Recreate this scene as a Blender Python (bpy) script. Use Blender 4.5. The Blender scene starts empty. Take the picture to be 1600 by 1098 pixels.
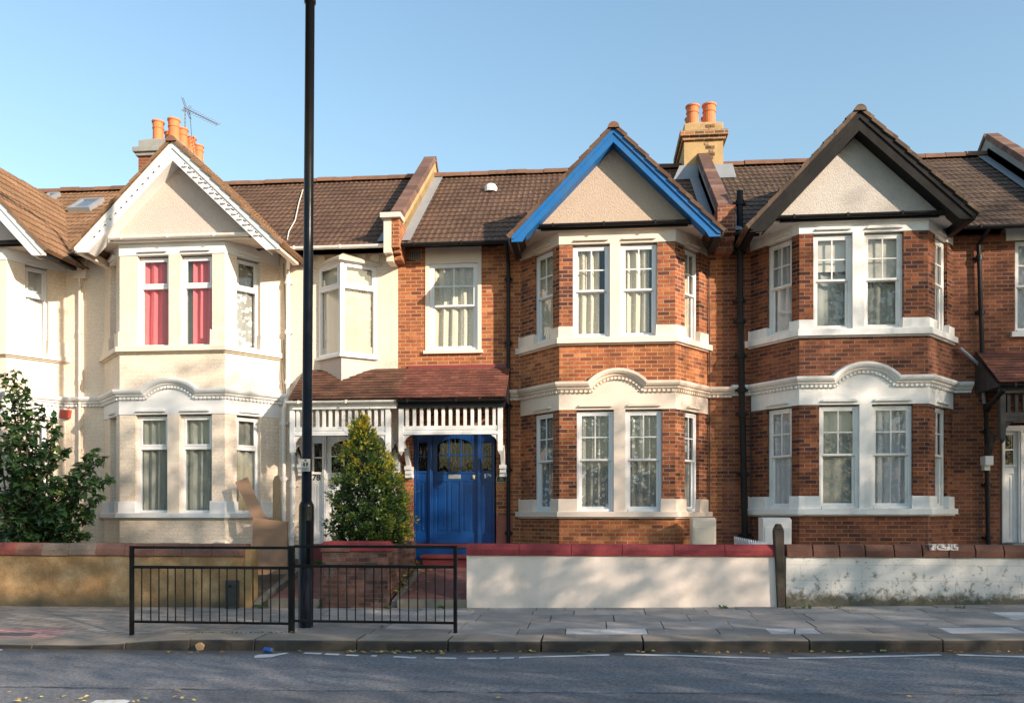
import bpy, bmesh, math, random
from mathutils import Vector, noise
random.seed(7)
R = math.radians
sc = bpy.context.scene
COL = sc.collection
V = Vector

# ------------------------------------------------------------------ camera
CAM_YAW = R(5.5); FPX = 1300.0; EYE = 1.5
cam_d = bpy.data.cameras.new('camera'); cam = bpy.data.objects.new('camera', cam_d); COL.objects.link(cam)
cam.location = (0, 0, EYE); cam.rotation_euler = (R(90), 0, CAM_YAW)
cam_d.sensor_width = 36; cam_d.lens = 36 * FPX / 1600; cam_d.shift_y = 251 / 1600
cam_d.clip_end = 2000; cam_d.clip_start = .1
sc.camera = cam
_F = (-math.sin(CAM_YAW), math.cos(CAM_YAW)); _R = (math.cos(CAM_YAW), math.sin(CAM_YAW))

def ray(px):
    k = (px - 800) / FPX
    return (_F[0] + _R[0] * k, _F[1] + _R[1] * k)
def X(px, Y):
    d = ray(px); return d[0] * Y / d[1]
def Z(px, py, Y):
    d = ray(px); return EYE + (800 - py) / FPX * Y / d[1]
def at(px, py, Y): return V((X(px, Y), Y, Z(px, py, Y)))

YW, YB, YG = 15.9, 15.0, 14.65      # main wall, bay front, barge boards
YF = 13.0                           # boundary walls
def gz(x):                          # the pavement climbs gently to the right
    c = max(-13, min(13, x)); return .02 + .0143 * c + .0006 * c * c
def pz(x, y):                       # pavement falls to the kerb
    return gz(x) - .03 * max(0, YF - y)

# ------------------------------------------------------------------ objects
def tag(o, label=None, cat=None, group=None, kind=None):
    if label: o['label'] = label
    if cat: o['category'] = cat
    if group: o['group'] = group
    if kind: o['kind'] = kind
    return o
def thing(name, label, cat, loc, group=None):
    o = bpy.data.objects.new(name, None); COL.objects.link(o); o.location = loc; o.empty_display_size = .2
    return tag(o, label, cat, group)
def wloc(o):
    p = V((0, 0, 0))
    while o is not None: p = p + V(o.location); o = o.parent
    return p

class MB:
    def __init__(s): s.v = []; s.f = []; s.t = []; s.cur = .5
    def poly(s, pts, tint=None):
        b = len(s.v); s.v += [V(p) for p in pts]; s.f.append(list(range(b, b + len(pts)))); s.t.append(s.cur if tint is None else tint)
    def faces(s, pts, fs, tint=None):
        b = len(s.v); s.v += [V(p) for p in pts]
        for f in fs: s.f.append([b + i for i in f]); s.t.append(s.cur if tint is None else tint)
    def hexa(s, p, tint=None):      # p: 4 bottom, 4 top
        s.faces(p, [(3, 2, 1, 0), (4, 5, 6, 7), (0, 1, 5, 4), (1, 2, 6, 5), (2, 3, 7, 6), (3, 0, 4, 7)], tint)
    def box(s, x0, x1, y0, y1, z0, z1, tint=None):
        s.hexa([(x0, y0, z0), (x1, y0, z0), (x1, y1, z0), (x0, y1, z0), (x0, y0, z1), (x1, y0, z1), (x1, y1, z1), (x0, y1, z1)], tint)
    def ubox(s, fc, u0, u1, z0, z1, o0, o1, tint=None):
        q = [fc.pt(u0, 0, o1), fc.pt(u1, 0, o1), fc.pt(u1, 0, o0), fc.pt(u0, 0, o0)]
        s.hexa([(a[0], a[1], z0) for a in q] + [(a[0], a[1], z1) for a in q], tint)
    def prism(s, pts, vec, tint=None):
        n = len(pts); a = [V(p) for p in pts]; vec = V(vec)
        s.faces(a + [p + vec for p in a], [list(range(n))[::-1], list(range(n, 2 * n))] + [(i, (i + 1) % n, n + (i + 1) % n, n + i) for i in range(n)], tint)
    def ubend(s, fc, pts, o0, o1):  # polygon in face coordinates, extruded
        s.prism([fc.pt(u, z, o1) for u, z in pts], V(fc.pt(0, 0, o0)) - V(fc.pt(0, 0, o1)))
    def ring(s, pts, z0, z1, out, inn, ext=0):
        P = [V(p) for p in pts]
        if ext:
            P[0] = P[0] - (P[1] - P[0]).normalized() * ext; P[-1] = P[-1] + (P[-1] - P[-2]).normalized() * ext
        m = miters(P); a = [p + q * out for p, q in zip(P, m)]; b = [p - q * inn for p, q in zip(P, m)]
        loop = a + b[::-1]
        k = len(P)
        vs = [(p.x, p.y, z0) for p in loop] + [(p.x, p.y, z1) for p in loop]; n = len(loop); fs = []
        for i in range(k - 1):
            i2 = n - 1 - i
            fs += [(i, i + 1, i2 - 1, i2), (n + i, n + i + 1, n + i2 - 1, n + i2), (i, i + 1, n + i + 1, n + i), (i2, i2 - 1, n + i2 - 1, n + i2)]
        fs += [(0, n - 1, 2 * n - 1, n), (k - 1, k, n + k, n + k - 1)]
        s.faces(vs, fs)
    def tube(s, pts, r, n=8, cap=True):
        P = [V(p) for p in pts]; rs = r if isinstance(r, (list, tuple)) else [r] * len(P); b = len(s.v); up = None
        for i, p in enumerate(P):
            t = (P[min(i + 1, len(P) - 1)] - P[max(i - 1, 0)]).normalized()
            if up is None: up = V((0, 0, 1)) if abs(t.z) < .9 else V((1, 0, 0))
            x = t.cross(up).normalized(); y = x.cross(t).normalized(); up = y
            for k in range(n):
                a = 2 * math.pi * k / n; s.v.append(p + x * math.cos(a) * rs[i] + y * math.sin(a) * rs[i])
        for i in range(len(P) - 1):
            for k in range(n):
                k2 = (k + 1) % n; s.f.append([b + i * n + k, b + i * n + k2, b + (i + 1) * n + k2, b + (i + 1) * n + k]); s.t.append(s.cur)
        if cap:
            s.f.append([b + k for k in range(n)]); s.t.append(s.cur)
            s.f.append([b + (len(P) - 1) * n + k for k in range(n)]); s.t.append(s.cur)
    def lathe(s, c, prof, n=20):    # prof: (r, z)
        s.tube([(c[0], c[1], c[2] + z) for r, z in prof], [r for r, z in prof], n)
    def build(s, name, mat, parent=None, smooth=False, bevel=0):
        base = wloc(parent) if parent is not None else V((0, 0, 0))
        me = bpy.data.meshes.new(name); me.from_pydata([p - base for p in s.v], [], s.f)
        at_ = me.attributes.new('tint', 'FLOAT', 'FACE'); at_.data.foreach_set('value', s.t)
        uv = me.uv_layers.new(name='UVMap'); 
        for p in me.polygons:
            n = p.normal
            if abs(n.z) > .96: t, b = V((1, 0, 0)), V((0, 1, 0))
            else:
                t = V((0, 0, 1)).cross(n).normalized(); b = n.cross(t)
                if b.z < 0: b = -b
                if t.x < -1e-4 or (abs(t.x) <= 1e-4 and t.y < 0): t = -t
            for li in p.loop_indices:
                w = s.v[me.loops[li].vertex_index]; uv.data[li].uv = (w.dot(t), w.dot(b))
        if smooth:
            me.polygons.foreach_set('use_smooth', [True] * len(me.polygons))
        me.materials.append(mat); me.update()
        o = bpy.data.objects.new(name, me); COL.objects.link(o)
        if parent is not None: o.parent = parent
        if bevel:
            m = o.modifiers.new('edge', 'BEVEL'); m.width = bevel; m.segments = 2; m.limit_method = 'ANGLE'; m.angle_limit = R(50)
        return o

def miters(P):
    nr = []
    for i in range(len(P) - 1):
        d = (P[i + 1] - P[i]).normalized(); nr.append(V((d.y, -d.x)))
    out = [nr[0]]
    for i in range(1, len(P) - 1):
        m = (nr[i - 1] + nr[i]); m = m / m.dot(nr[i]); out.append(m)
    out.append(nr[-1]); return out

class Face:
    def __init__(s, p0, p1):
        s.p0 = V(p0); s.p1 = V(p1); s.d = (s.p1 - s.p0).normalized(); s.n = V((s.d.y, -s.d.x)); s.L = (s.p1 - s.p0).length
    def pt(s, u, z, o=0):
        q = s.p0 + s.d * u + s.n * o; return (q.x, q.y, z)
    def p2(s, u): return s.p0 + s.d * u
    def u(s, px):
        r = ray(px); return (s.p0.x * r[1] - s.p0.y * r[0]) / (r[0] * s.d.y - r[1] * s.d.x)
    def z(s, px, py):
        q = s.p2(s.u(px)); r = ray(px); t = q.y / r[1]; return EYE + (800 - py) / FPX * t

# ------------------------------------------------------------------ materials
def nt(name):
    m = bpy.data.materials.new(name); m.use_nodes = True; n = m.node_tree; n.nodes.clear()
    out = n.nodes.new('ShaderNodeOutputMaterial'); b = n.nodes.new('ShaderNodeBsdfPrincipled'); n.links.new(b.outputs[0], out.inputs[0])
    return m, n, b, out
def N(n, t, **kw):
    o = n.nodes.new(t)
    for k, v in kw.items():
        if k in o.inputs: o.inputs[k].default_value = v
        else: setattr(o, k, v)
    return o
def mixc(n, a, b, fac, mode='MIX'):
    m = n.nodes.new('ShaderNodeMix'); m.data_type = 'RGBA'; m.blend_type = mode
    for s, v in ((6, a), (7, b), (0, fac)):
        if isinstance(v, (int, float)): m.inputs[s].default_value = v
        elif isinstance(v, tuple): m.inputs[s].default_value = (*v, 1)
        else: n.links.new(v, m.inputs[s])
    return m.outputs[2]
def ramp(n, fac, stops, const=False):
    r = n.nodes.new('ShaderNodeValToRGB'); cr = r.color_ramp
    if const: cr.interpolation = 'CONSTANT'
    while len(cr.elements) < len(stops): cr.elements.new(.5)
    for e, (p, c) in zip(cr.elements, stops):
        e.position = p; e.color = (*c, 1) if isinstance(c, tuple) else (c, c, c, 1)
    n.links.new(fac, r.inputs[0]); return r.outputs[0]
def coords(n, kind='Object', scale=None):
    c = n.nodes.new('ShaderNodeTexCoord')
    if scale is None: return c.outputs[kind]
    m = n.nodes.new('ShaderNodeMapping'); m.inputs['Scale'].default_value = scale; n.links.new(c.outputs[kind], m.inputs[0]); return m.outputs[0]
def noi(n, vec, scale, detail=4, rough=.55):
    t = n.nodes.new('ShaderNodeTexNoise'); t.inputs['Scale'].default_value = scale; t.inputs['Detail'].default_value = detail; t.inputs['Roughness'].default_value = rough
    n.links.new(vec, t.inputs['Vector']); return t.outputs[0]
def bump(n, b, h, strength, dist, prev=None):
    o = n.nodes.new('ShaderNodeBump'); o.inputs['Strength'].default_value = strength; o.inputs['Distance'].default_value = dist
    n.links.new(h, o.inputs['Height'])
    if prev is not None: n.links.new(prev, o.inputs['Normal'])
    n.links.new(o.outputs[0], b.inputs['Normal']); return o.outputs[0]
def mul(c, k): return tuple(min(1, x * k) for x in c)

def plain(name, col, rough=.6, var=.12, vs=2.5, bs=0, bd=.004, bst=.5, dirt=None, dirt_amt=.35, metallic=0, tint=0, streak=0, spec=.5):
    m, n, b, _ = nt(name); co = coords(n)
    c = mixc(n, mul(col, 1 - var), mul(col, 1 + var), noi(n, co, vs, 6, .6))
    if tint:
        a = N(n, 'ShaderNodeAttribute', attribute_name='tint')
        c = mixc(n, c, ramp(n, a.outputs['Fac'], [(0, 1 - tint), (1, 1 + tint)]), 1, 'MULTIPLY')
    if dirt is not None:
        f = ramp(n, noi(n, co, 1.7, 9, .68), [(.5, 0.), (.72, dirt_amt)])
        c = mixc(n, c, dirt, f)
    if streak:
        f = ramp(n, noi(n, coords(n, 'Object', (9, 9, .7)), 1, 5, .6), [(.5, 0.), (.8, streak)])
        c = mixc(n, c, dirt or (.25, .2, .14), f)
    n.links.new(c, b.inputs['Base Color']); b.inputs['Roughness'].default_value = rough; b.inputs['Metallic'].default_value = metallic
    b.inputs['Specular IOR Level'].default_value = spec
    if bs: bump(n, b, noi(n, co, bs, 4), bst, bd)
    return m

def brick(name, stops, mortar, w=.212, h=.0715, ms=.0085, painted=False, dark=.5, rough=.85, spots=None, off=.5, bumpd=.006):
    m, n, b, _ = nt(name); uv = coords(n, 'UV')
    # a little wander so that the courses are not ruler-straight
    wob = N(n, 'ShaderNodeVectorMath', operation='SCALE'); wn = n.nodes.new('ShaderNodeTexNoise'); wn.inputs['Scale'].default_value = 1.3
    n.links.new(uv, wn.inputs['Vector']); n.links.new(wn.outputs['Color'], wob.inputs[0]); wob.inputs['Scale'].default_value = .012
    ad = N(n, 'ShaderNodeVectorMath', operation='ADD'); n.links.new(uv, ad.inputs[0]); n.links.new(wob.outputs[0], ad.inputs[1])
    t = n.nodes.new('ShaderNodeTexBrick'); t.offset = off; t.inputs['Scale'].default_value = 1
    t.inputs['Brick Width'].default_value = w; t.inputs['Row Height'].default_value = h; t.inputs['Mortar Size'].default_value = ms
    t.inputs['Mortar Smooth'].default_value = .3; t.inputs['Color1'].default_value = (0, 0, 0, 1); t.inputs['Color2'].default_value = (1, 1, 1, 1); t.inputs['Mortar'].default_value = (.5, .5, .5, 1)
    n.links.new(ad.outputs[0], t.inputs['Vector'])
    c = ramp(n, t.outputs['Color'], stops)
    co = coords(n)
    big = noi(n, co, .9, 8, .62)
    c = mixc(n, c, ramp(n, big, [(.3, 1 - dark), (.62, 1.1)]), 1, 'MULTIPLY')
    c = mixc(n, c, ramp(n, noi(n, co, 28, 4, .7), [(.25, .72), (.75, 1.25)]), 1, 'MULTIPLY')
    c = mixc(n, c, mortar, t.outputs['Fac'])
    if spots is not None:
        c = mixc(n, c, spots, ramp(n, noi(n, co, 2.3, 9, .7), [(.52, 0.), (.70, .8)]))
    n.links.new(c, b.inputs['Base Color']); b.inputs['Roughness'].default_value = rough; b.inputs['Specular IOR Level'].default_value = .25
    inv = N(n, 'ShaderNodeMath', operation='SUBTRACT'); inv.inputs[0].default_value = 1; n.links.new(t.outputs['Fac'], inv.inputs[1])
    p = bump(n, b, inv.outputs[0], .6 if not painted else .5, bumpd)
    bump(n, b, noi(n, co, 45, 4), .35, .004, p)
    return m

RED = [(0, (.15, .050, .032)), (.06, (.24, .072, .036)), (.2, (.32, .095, .040)), (.6, (.40, .125, .046)), (.85, (.46, .155, .056)), (1, (.55, .21, .085))]
RED_D = [(0, (.10, .037, .028)), (.10, (.17, .052, .032)), (.3, (.19, .064, .036)), (.7, (.255, .084, .043)), (1, (.33, .115, .056))]
m_brickC = brick('brick orange red', RED, (.43, .27, .15), dark=.42, spots=(.16, .055, .035))
RED_P = [(0, (.085, .034, .030)), (.22, (.15, .050, .036)), (.42, (.27, .082, .040)), (.8, (.36, .11, .046)), (1, (.45, .15, .06))]
m_pierC = brick('pier brick weathered', RED_P, (.36, .23, .13), dark=.5, spots=(.10, .042, .034))
m_pierD = brick('pier brick sooty', [(p, mul(c, .72)) for p, c in RED_P], (.24, .15, .095), dark=.55, spots=(.07, .034, .028))
m_brickD = brick('brick darker red', RED_D, (.27, .165, .10), dark=.5, spots=(.10, .04, .03))
CRM = (.745, .625, .495)
m_cream = brick('brick painted cream', [(0, mul(CRM, .97)), (1, mul(CRM, 1.02))], mul(CRM, .95), painted=True, dark=.11, rough=.55, bumpd=.003)
m_cream_flat = plain('cream paint', (.73, .62, .505), .5, .06, 3, 30, .002, dirt=(.42, .33, .23), dirt_amt=.4, streak=.18)
m_white_band = plain('white band paint', (.72, .715, .70), .5, .04, 3, 40, .002, dirt=(.5, .45, .38), dirt_amt=.15)
m_trimC = plain('pale pink cream paint', (.78, .65, .53), .5, .05, 3, 40, .002, dirt=(.45, .36, .28), dirt_amt=.2)
m_trimD = plain('old white paint', (.84, .82, .77), .5, .05, 3, 40, .002, dirt=(.35, .31, .26), dirt_amt=.4, streak=.25)
m_upvc = plain('white window frame', (.74, .74, .735), .35, .03)
m_wood_white = plain('white painted wood', (.75, .735, .71), .45, .05, 6, 40, .002, dirt=(.45, .38, .30), dirt_amt=.35)
m_gutter_w = plain('white gutter', (.82, .78, .71), .4, .08, 4, dirt=(.45, .38, .28), dirt_amt=.35)
m_black = plain('black pipe paint', (.014, .014, .015), .45, .3, 6, spec=.2)
m_black_old = plain('weathered black wood', (.045, .040, .036), .7, .35, 9, 60, .004, dirt=(.20, .16, .12), dirt_amt=.6, streak=.4)
m_blue = plain('blue gloss paint', (.003, .046, .185), .3, .25, 3, 50, .002, dirt=(.010, .07, .21), dirt_amt=.5, streak=.25)
m_blue_barge = plain('blue barge paint', (.012, .125, .35), .5, .2, 4, 30, .003, dirt=(.06, .13, .24), dirt_amt=.6, streak=.4, spec=.3)
m_lead = plain('lead flashing', (.24, .255, .27), .5, .2, 4, 20, .004)
m_stucco_tan = plain('tan chimney render', (.44, .30, .135), .9, .25, 3, 25, .01, dirt=(.22, .16, .09), dirt_amt=.75)
m_terracotta = plain('terracotta pot', (.60, .19, .065), .75, .15, 5, 20, .003, dirt=(.25, .09, .05), dirt_amt=.4)
m_red_paint = plain('red masonry paint', (.20, .035, .034), .5, .12, 4, 30, .002, dirt=(.12, .03, .03), dirt_amt=.3)
m_post = plain('rotten dark timber', (.05, .038, .028), .9, .5, 9, 40, .01, dirt=(.16, .13, .08), dirt_amt=.6, streak=.5)
m_iron = plain('black railing paint', (.010, .0105, .011), .5, .3, 8, dirt=(.05, .035, .025), dirt_amt=.35, spec=.15)
m_lamp = plain('glossy black lamp paint', (.006, .0065, .008), .25, .2, 3, spec=.22)
m_alarm = plain('red plastic', (.36, .045, .03), .4, .08)
m_card_b = plain('pale cardboard', (.40, .235, .14), .85, .1, 4, 30, .002, dirt=(.26, .15, .09), dirt_amt=.4)
m_card = plain('brown cardboard', (.33, .195, .115), .85, .1, 4, 30, .002, dirt=(.3, .18, .1), dirt_amt=.25)
m_plank = plain('raw timber', (.40, .265, .135), .8, .2, 7, 30, .003, dirt=(.25, .2, .14), dirt_amt=.5, streak=.5)
m_meter = plain('cream meter box', (.78, .66, .50), .6, .06, 3, dirt=(.45, .35, .25), dirt_amt=.3)
m_meter_w = plain('grey white meter box', (.68, .67, .64), .6, .06, 3, dirt=(.35, .33, .3), dirt_amt=.3)
m_dark_room = plain('dark room', (.05, .045, .04), .9, .1)
m_metal = plain('brushed steel', (.6, .6, .6), .3, .1, 5, metallic=.9)
m_num = plain('dark numerals', (.02, .02, .02), .4, 0)
m_gold = plain('pale gilt', (.65, .55, .32), .4, 0)
m_greybox = plain('weathered grey steel box', (.045, .046, .042), .6, .3, 5, 30, .004, dirt=(.2, .15, .1), dirt_amt=.5)
m_slate = plain('grey slate render', (.27, .27, .25), .8, .2, 5, 20, .01, dirt=(.15, .15, .13), dirt_amt=.5)
m_aerial = plain('aerial aluminium', (.16, .16, .17), .5, .1, metallic=.3)
m_cable = plain('pale cable', (.62, .58, .5), .6, .1)
m_cable_d = plain('dark cable', (.05, .05, .05), .6, .1)
m_weather_board = plain('grey weathered barge', (.0125, .012, .0115), .8, .4, 5, 50, .005, dirt=(.04, .036, .032), dirt_amt=.4, streak=.35, spec=.2)

def pebble(name, col, dirt, amt):
    m, n, b, _ = nt(name); co = coords(n)
    v = N(n, 'ShaderNodeTexVoronoi', Scale=75.0); n.links.new(co, v.inputs['Vector'])
    c = mixc(n, mul(col, .93), mul(col, 1.06), noi(n, co, 4, 6))
    c = mixc(n, c, ramp(n, v.outputs['Distance'], [(0, 1.06), (.55, .8)]), 1, 'MULTIPLY')
    c = mixc(n, c, dirt, ramp(n, noi(n, co, 1.4, 9, .7), [(.48, 0.), (.75, amt)]))
    n.links.new(c, b.inputs['Base Color']); b.inputs['Roughness'].default_value = .9; b.inputs['Specular IOR Level'].default_value = .2
    h = noi(n, co, 42, 5, .7); bump(n, b, h, .9, .018); return m
m_pebA = pebble('pebbledash cream', (.67, .565, .50), (.6, .5, .36), .25)
m_pebC = pebble('pebbledash pinkish', (.62, .485, .375), (.45, .34, .22), .35)
m_pebD = pebble('pebbledash grey white', (.64, .59, .53), (.33, .30, .26), .5)

def rooftile(name, stops, w, h, moss, mossamt=.5):
    m, n, b, _ = nt(name); uv = coords(n, 'UV'); co = coords(n)
    t = n.nodes.new('ShaderNodeTexBrick'); t.offset = 0; t.inputs['Scale'].default_value = 1
    t.inputs['Brick Width'].default_value = w; t.inputs['Row Height'].default_value = h; t.inputs['Mortar Size'].default_value = .0
    t.inputs['Color1'].default_value = (0, 0, 0, 1); t.inputs['Color2'].default_value = (1, 1, 1, 1); n.links.new(uv, t.inputs['Vector'])
    c = ramp(n, t.outputs['Color'], stops)
    c = mixc(n, c, ramp(n, noi(n, co, 1.1, 8, .6), [(.3, .72), (.68, 1.2)]), 1, 'MULTIPLY')
    c = mixc(n, c, ramp(n, noi(n, co, 35, 4, .7), [(.3, .75), (.7, 1.2)]), 1, 'MULTIPLY')
    c = mixc(n, c, moss, ramp(n, noi(n, co, 3.4, 9, .72), [(.56, 0.), (.75, mossamt)]))
    n.links.new(c, b.inputs['Base Color']); b.inputs['Roughness'].default_value = .8; b.inputs['Specular IOR Level'].default_value = .3
    bump(n, b, noi(n, co, 60, 4), .4, .004); return m
m_tile = rooftile('brown concrete tiles', [(0, (.080, .046, .030)), (.5, (.108, .062, .040)), (1, (.145, .086, .054))], .23, .27, (.19, .15, .085))
m_tileA = rooftile('tan concrete tiles', [(0, (.175, .098, .052)), (.5, (.215, .122, .064)), (1, (.265, .155, .085))], .23, .27, (.15, .12, .065))
m_tileD = rooftile('old brown tiles', [(0, (.062, .042, .031)), (.5, (.092, .060, .041)), (1, (.13, .085, .057))], .23, .27, (.22, .18, .10), .75)
def attr_tile(name, stops, moss=(.16, .13, .07)):
    m, n, b, _ = nt(name); a = N(n, 'ShaderNodeAttribute', attribute_name='tint'); co = coords(n)
    c = ramp(n, a.outputs['Fac'], stops)
    c = mixc(n, c, ramp(n, noi(n, co, 2.2, 8, .65), [(.3, .7), (.7, 1.2)]), 1, 'MULTIPLY')
    c = mixc(n, c, ramp(n, noi(n, co, 40, 4, .7), [(.3, .75), (.7, 1.2)]), 1, 'MULTIPLY')
    c = mixc(n, c, moss, ramp(n, noi(n, co, 3, 9, .7), [(.6, 0.), (.78, .5)]))
    n.links.new(c, b.inputs['Base Color']); b.inputs['Roughness'].default_value = .82; b.inputs['Specular IOR Level'].default_value = .3
    bump(n, b, noi(n, co, 60, 4), .4, .004); return m
m_ptileA = attr_tile('porch tiles dark brown', [(0, (.075, .038, .026)), (.5, (.115, .055, .035)), (1, (.16, .075, .045))])
m_ptileC = attr_tile('porch tiles red', [(0, (.105, .042, .032)), (.5, (.155, .056, .040)), (1, (.22, .082, .054))])
m_ptileD = attr_tile('porch tiles plum', [(0, (.10, .045, .032)), (.5, (.17, .065, .042)), (1, (.27, .10, .058))])
m_ridge = attr_tile('ridge tiles', [(0, (.13, .075, .05)), (.5, (.18, .095, .06)), (1, (.24, .12, .075))], (.30, .25, .15))
m_coping_tile = attr_tile('coping brick purple red', [(0, (.11, .066, .052)), (.5, (.16, .09, .066)), (1, (.23, .13, .09))], (.25, .2, .13))
m_coping_old = attr_tile('wall coping weathered', [(0, (.22, .17, .13)), (.5, (.21, .10, .075)), (1, (.25, .065, .05))], (.34, .28, .18))
m_coping_brown = attr_tile('wall coping brown brick', [(0, (.13, .062, .045)), (.5, (.17, .078, .052)), (1, (.21, .095, .062))], (.12, .1, .08))
m_coping_red = attr_tile('wall coping red paint', [(0, (.255, .042, .045)), (.5, (.30, .050, .052)), (1, (.34, .060, .060))], (.27, .05, .05))

# glass: fresnel mix of a clear pane and its reflection
def glassmat(name, tintc, base, wav=.0):
    m, n, b, out = nt(name); n.nodes.remove(b)
    tr = N(n, 'ShaderNodeBsdfTransparent'); tr.inputs[0].default_value = (*tintc, 1)
    gl = N(n, 'ShaderNodeBsdfGlossy'); gl.inputs['Roughness'].default_value = .01; gl.inputs[0].default_value = (1, 1, 1, 1)
    fr = N(n, 'ShaderNodeLayerWeight'); pw = N(n, 'ShaderNodeMath', operation='POWER'); pw.inputs[1].default_value = 3.5; n.links.new(fr.outputs['Facing'], pw.inputs[0])
    a = N(n, 'ShaderNodeMath', operation='MULTIPLY_ADD'); a.inputs[1].default_value = .8; a.inputs[2].default_value = base; a.use_clamp = True
    n.links.new(pw.outputs[0], a.inputs[0]); mx = N(n, 'ShaderNodeMixShader'); n.links.new(a.outputs[0], mx.inputs[0]); n.links.new(tr.outputs[0], mx.inputs[1]); n.links.new(gl.outputs[0], mx.inputs[2])
    bp = N(n, 'ShaderNodeBump'); bp.inputs['Strength'].default_value = .25; bp.inputs['Distance'].default_value = .006
    n.links.new(noi(n, coords(n), 3.0, 2), bp.inputs['Height']); n.links.new(bp.outputs[0], gl.inputs['Normal'])
    n.links.new(mx.outputs[0], out.inputs[0]); return m
m_glass = glassmat('window glass', (.93, .95, .94), .06)
m_leaded = glassmat('leaded glass', (.16, .165, .16), .05)

def cloth(name, col, open_=0.0, pattern=None, pscale=9, patc=(.8, .8, .78)):
    m, n, b, out = nt(name); co = coords(n)
    c = mixc(n, mul(col, .88), mul(col, 1.08), noi(n, co, 5, 5))
    b.inputs['Roughness'].default_value = .9; b.inputs['Specular IOR Level'].default_value = .1
    f = None
    if pattern == 'lace':
        v = N(n, 'ShaderNodeTexVoronoi', Scale=float(pscale)); n.links.new(coords(n, 'Object', (1, .2, 1)), v.inputs['Vector'])
        s1 = ramp(n, v.outputs['Distance'], [(.0, 1.), (.18, .2), (.25, 1.), (.34, 1.), (.42, 0.)])
        v2 = N(n, 'ShaderNodeTexVoronoi', Scale=float(pscale * 3.2)); n.links.new(coords(n, 'Object', (1, .2, 1)), v2.inputs['Vector'])
        s2 = ramp(n, v2.outputs['Distance'], [(.0, 1.), (.3, .0)])
        f = mixc(n, s1, s2, ramp(n, noi(n, co, 3.5, 3), [(.45, 0.), (.55, 1.)]))
    elif pattern == 'dots':
        v = N(n, 'ShaderNodeTexVoronoi', Scale=float(pscale)); n.links.new(coords(n, 'Object', (1, .2, 1)), v.inputs['Vector'])
        f = ramp(n, v.outputs['Distance'], [(.16, 1.), (.28, 0.)])
    if f is not None: c = mixc(n, c, patc, f)
    n.links.new(c, b.inputs['Base Color'])
    if open_:
        tr = N(n, 'ShaderNodeBsdfTransparent'); mx = N(n, 'ShaderNodeMixShader')
        if f is not None:
            k = ramp(n, f, [(0, open_), (1, .08)]); n.links.new(k, mx.inputs[0])
        else: mx.inputs[0].default_value = open_
        n.links.new(b.outputs[0], mx.inputs[1]); n.links.new(tr.outputs[0], mx.inputs[2]); n.links.new(mx.outputs[0], out.inputs[0])
    return m
c_lace = cloth('lace net curtain', (.46, .45, .41), .38, 'lace', 13, (.92, .92, .90))
c_dots = cloth('sprigged net curtain', (.72, .64, .50), .18, 'dots', 18, (.85, .80, .68))
c_net = cloth('plain net curtain', (.44, .44, .39), .30)
c_white = cloth('white curtain', (.62, .61, .62), .08)
c_red = cloth('pink red curtain', (.72, .15, .16), 0)
c_blind = cloth('pale blind', (.60, .57, .50), 0)
c_blind_d = cloth('grey green blind', (.30, .33, .29), 0)
c_pale = cloth('ivory blind', (.50, .46, .38), 0)
# ------------------------------------------------------------------ builders
def curtain_sheet(fc, u0, u1, z0, z1, off, amp, per, seed=0, gap=None, flare=0.0):
    mb = MB(); n = max(8, int((u1 - u0) / .018)); rows = 7; rnd = random.Random(seed); ph = rnd.random() * 6; g = []
    for j in range(rows + 1):
        z = z0 + (z1 - z0) * j / rows; row = []
        for i in range(n + 1):
            u = u0 + (u1 - u0) * i / n
            a = amp * (1 + .25 * flare * (1 - j / rows)); w = u * 2 * math.pi / per + ph + .6 * math.sin(u * 7 + ph) + .25 * math.sin(j * .8 + i * .07)
            row.append(fc.pt(u, z, off + a * math.sin(w) + .35 * a * math.sin(2.3 * w + 1)))
        g.append(row)
    b = len(mb.v); mb.v += [V(p) for r in g for p in r]; W = n + 1
    for j in range(rows):
        for i in range(n): mb.f.append([b + j * W + i, b + j * W + i + 1, b + (j + 1) * W + i + 1, b + (j + 1) * W + i]); mb.t.append(.5)
    return mb

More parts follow.
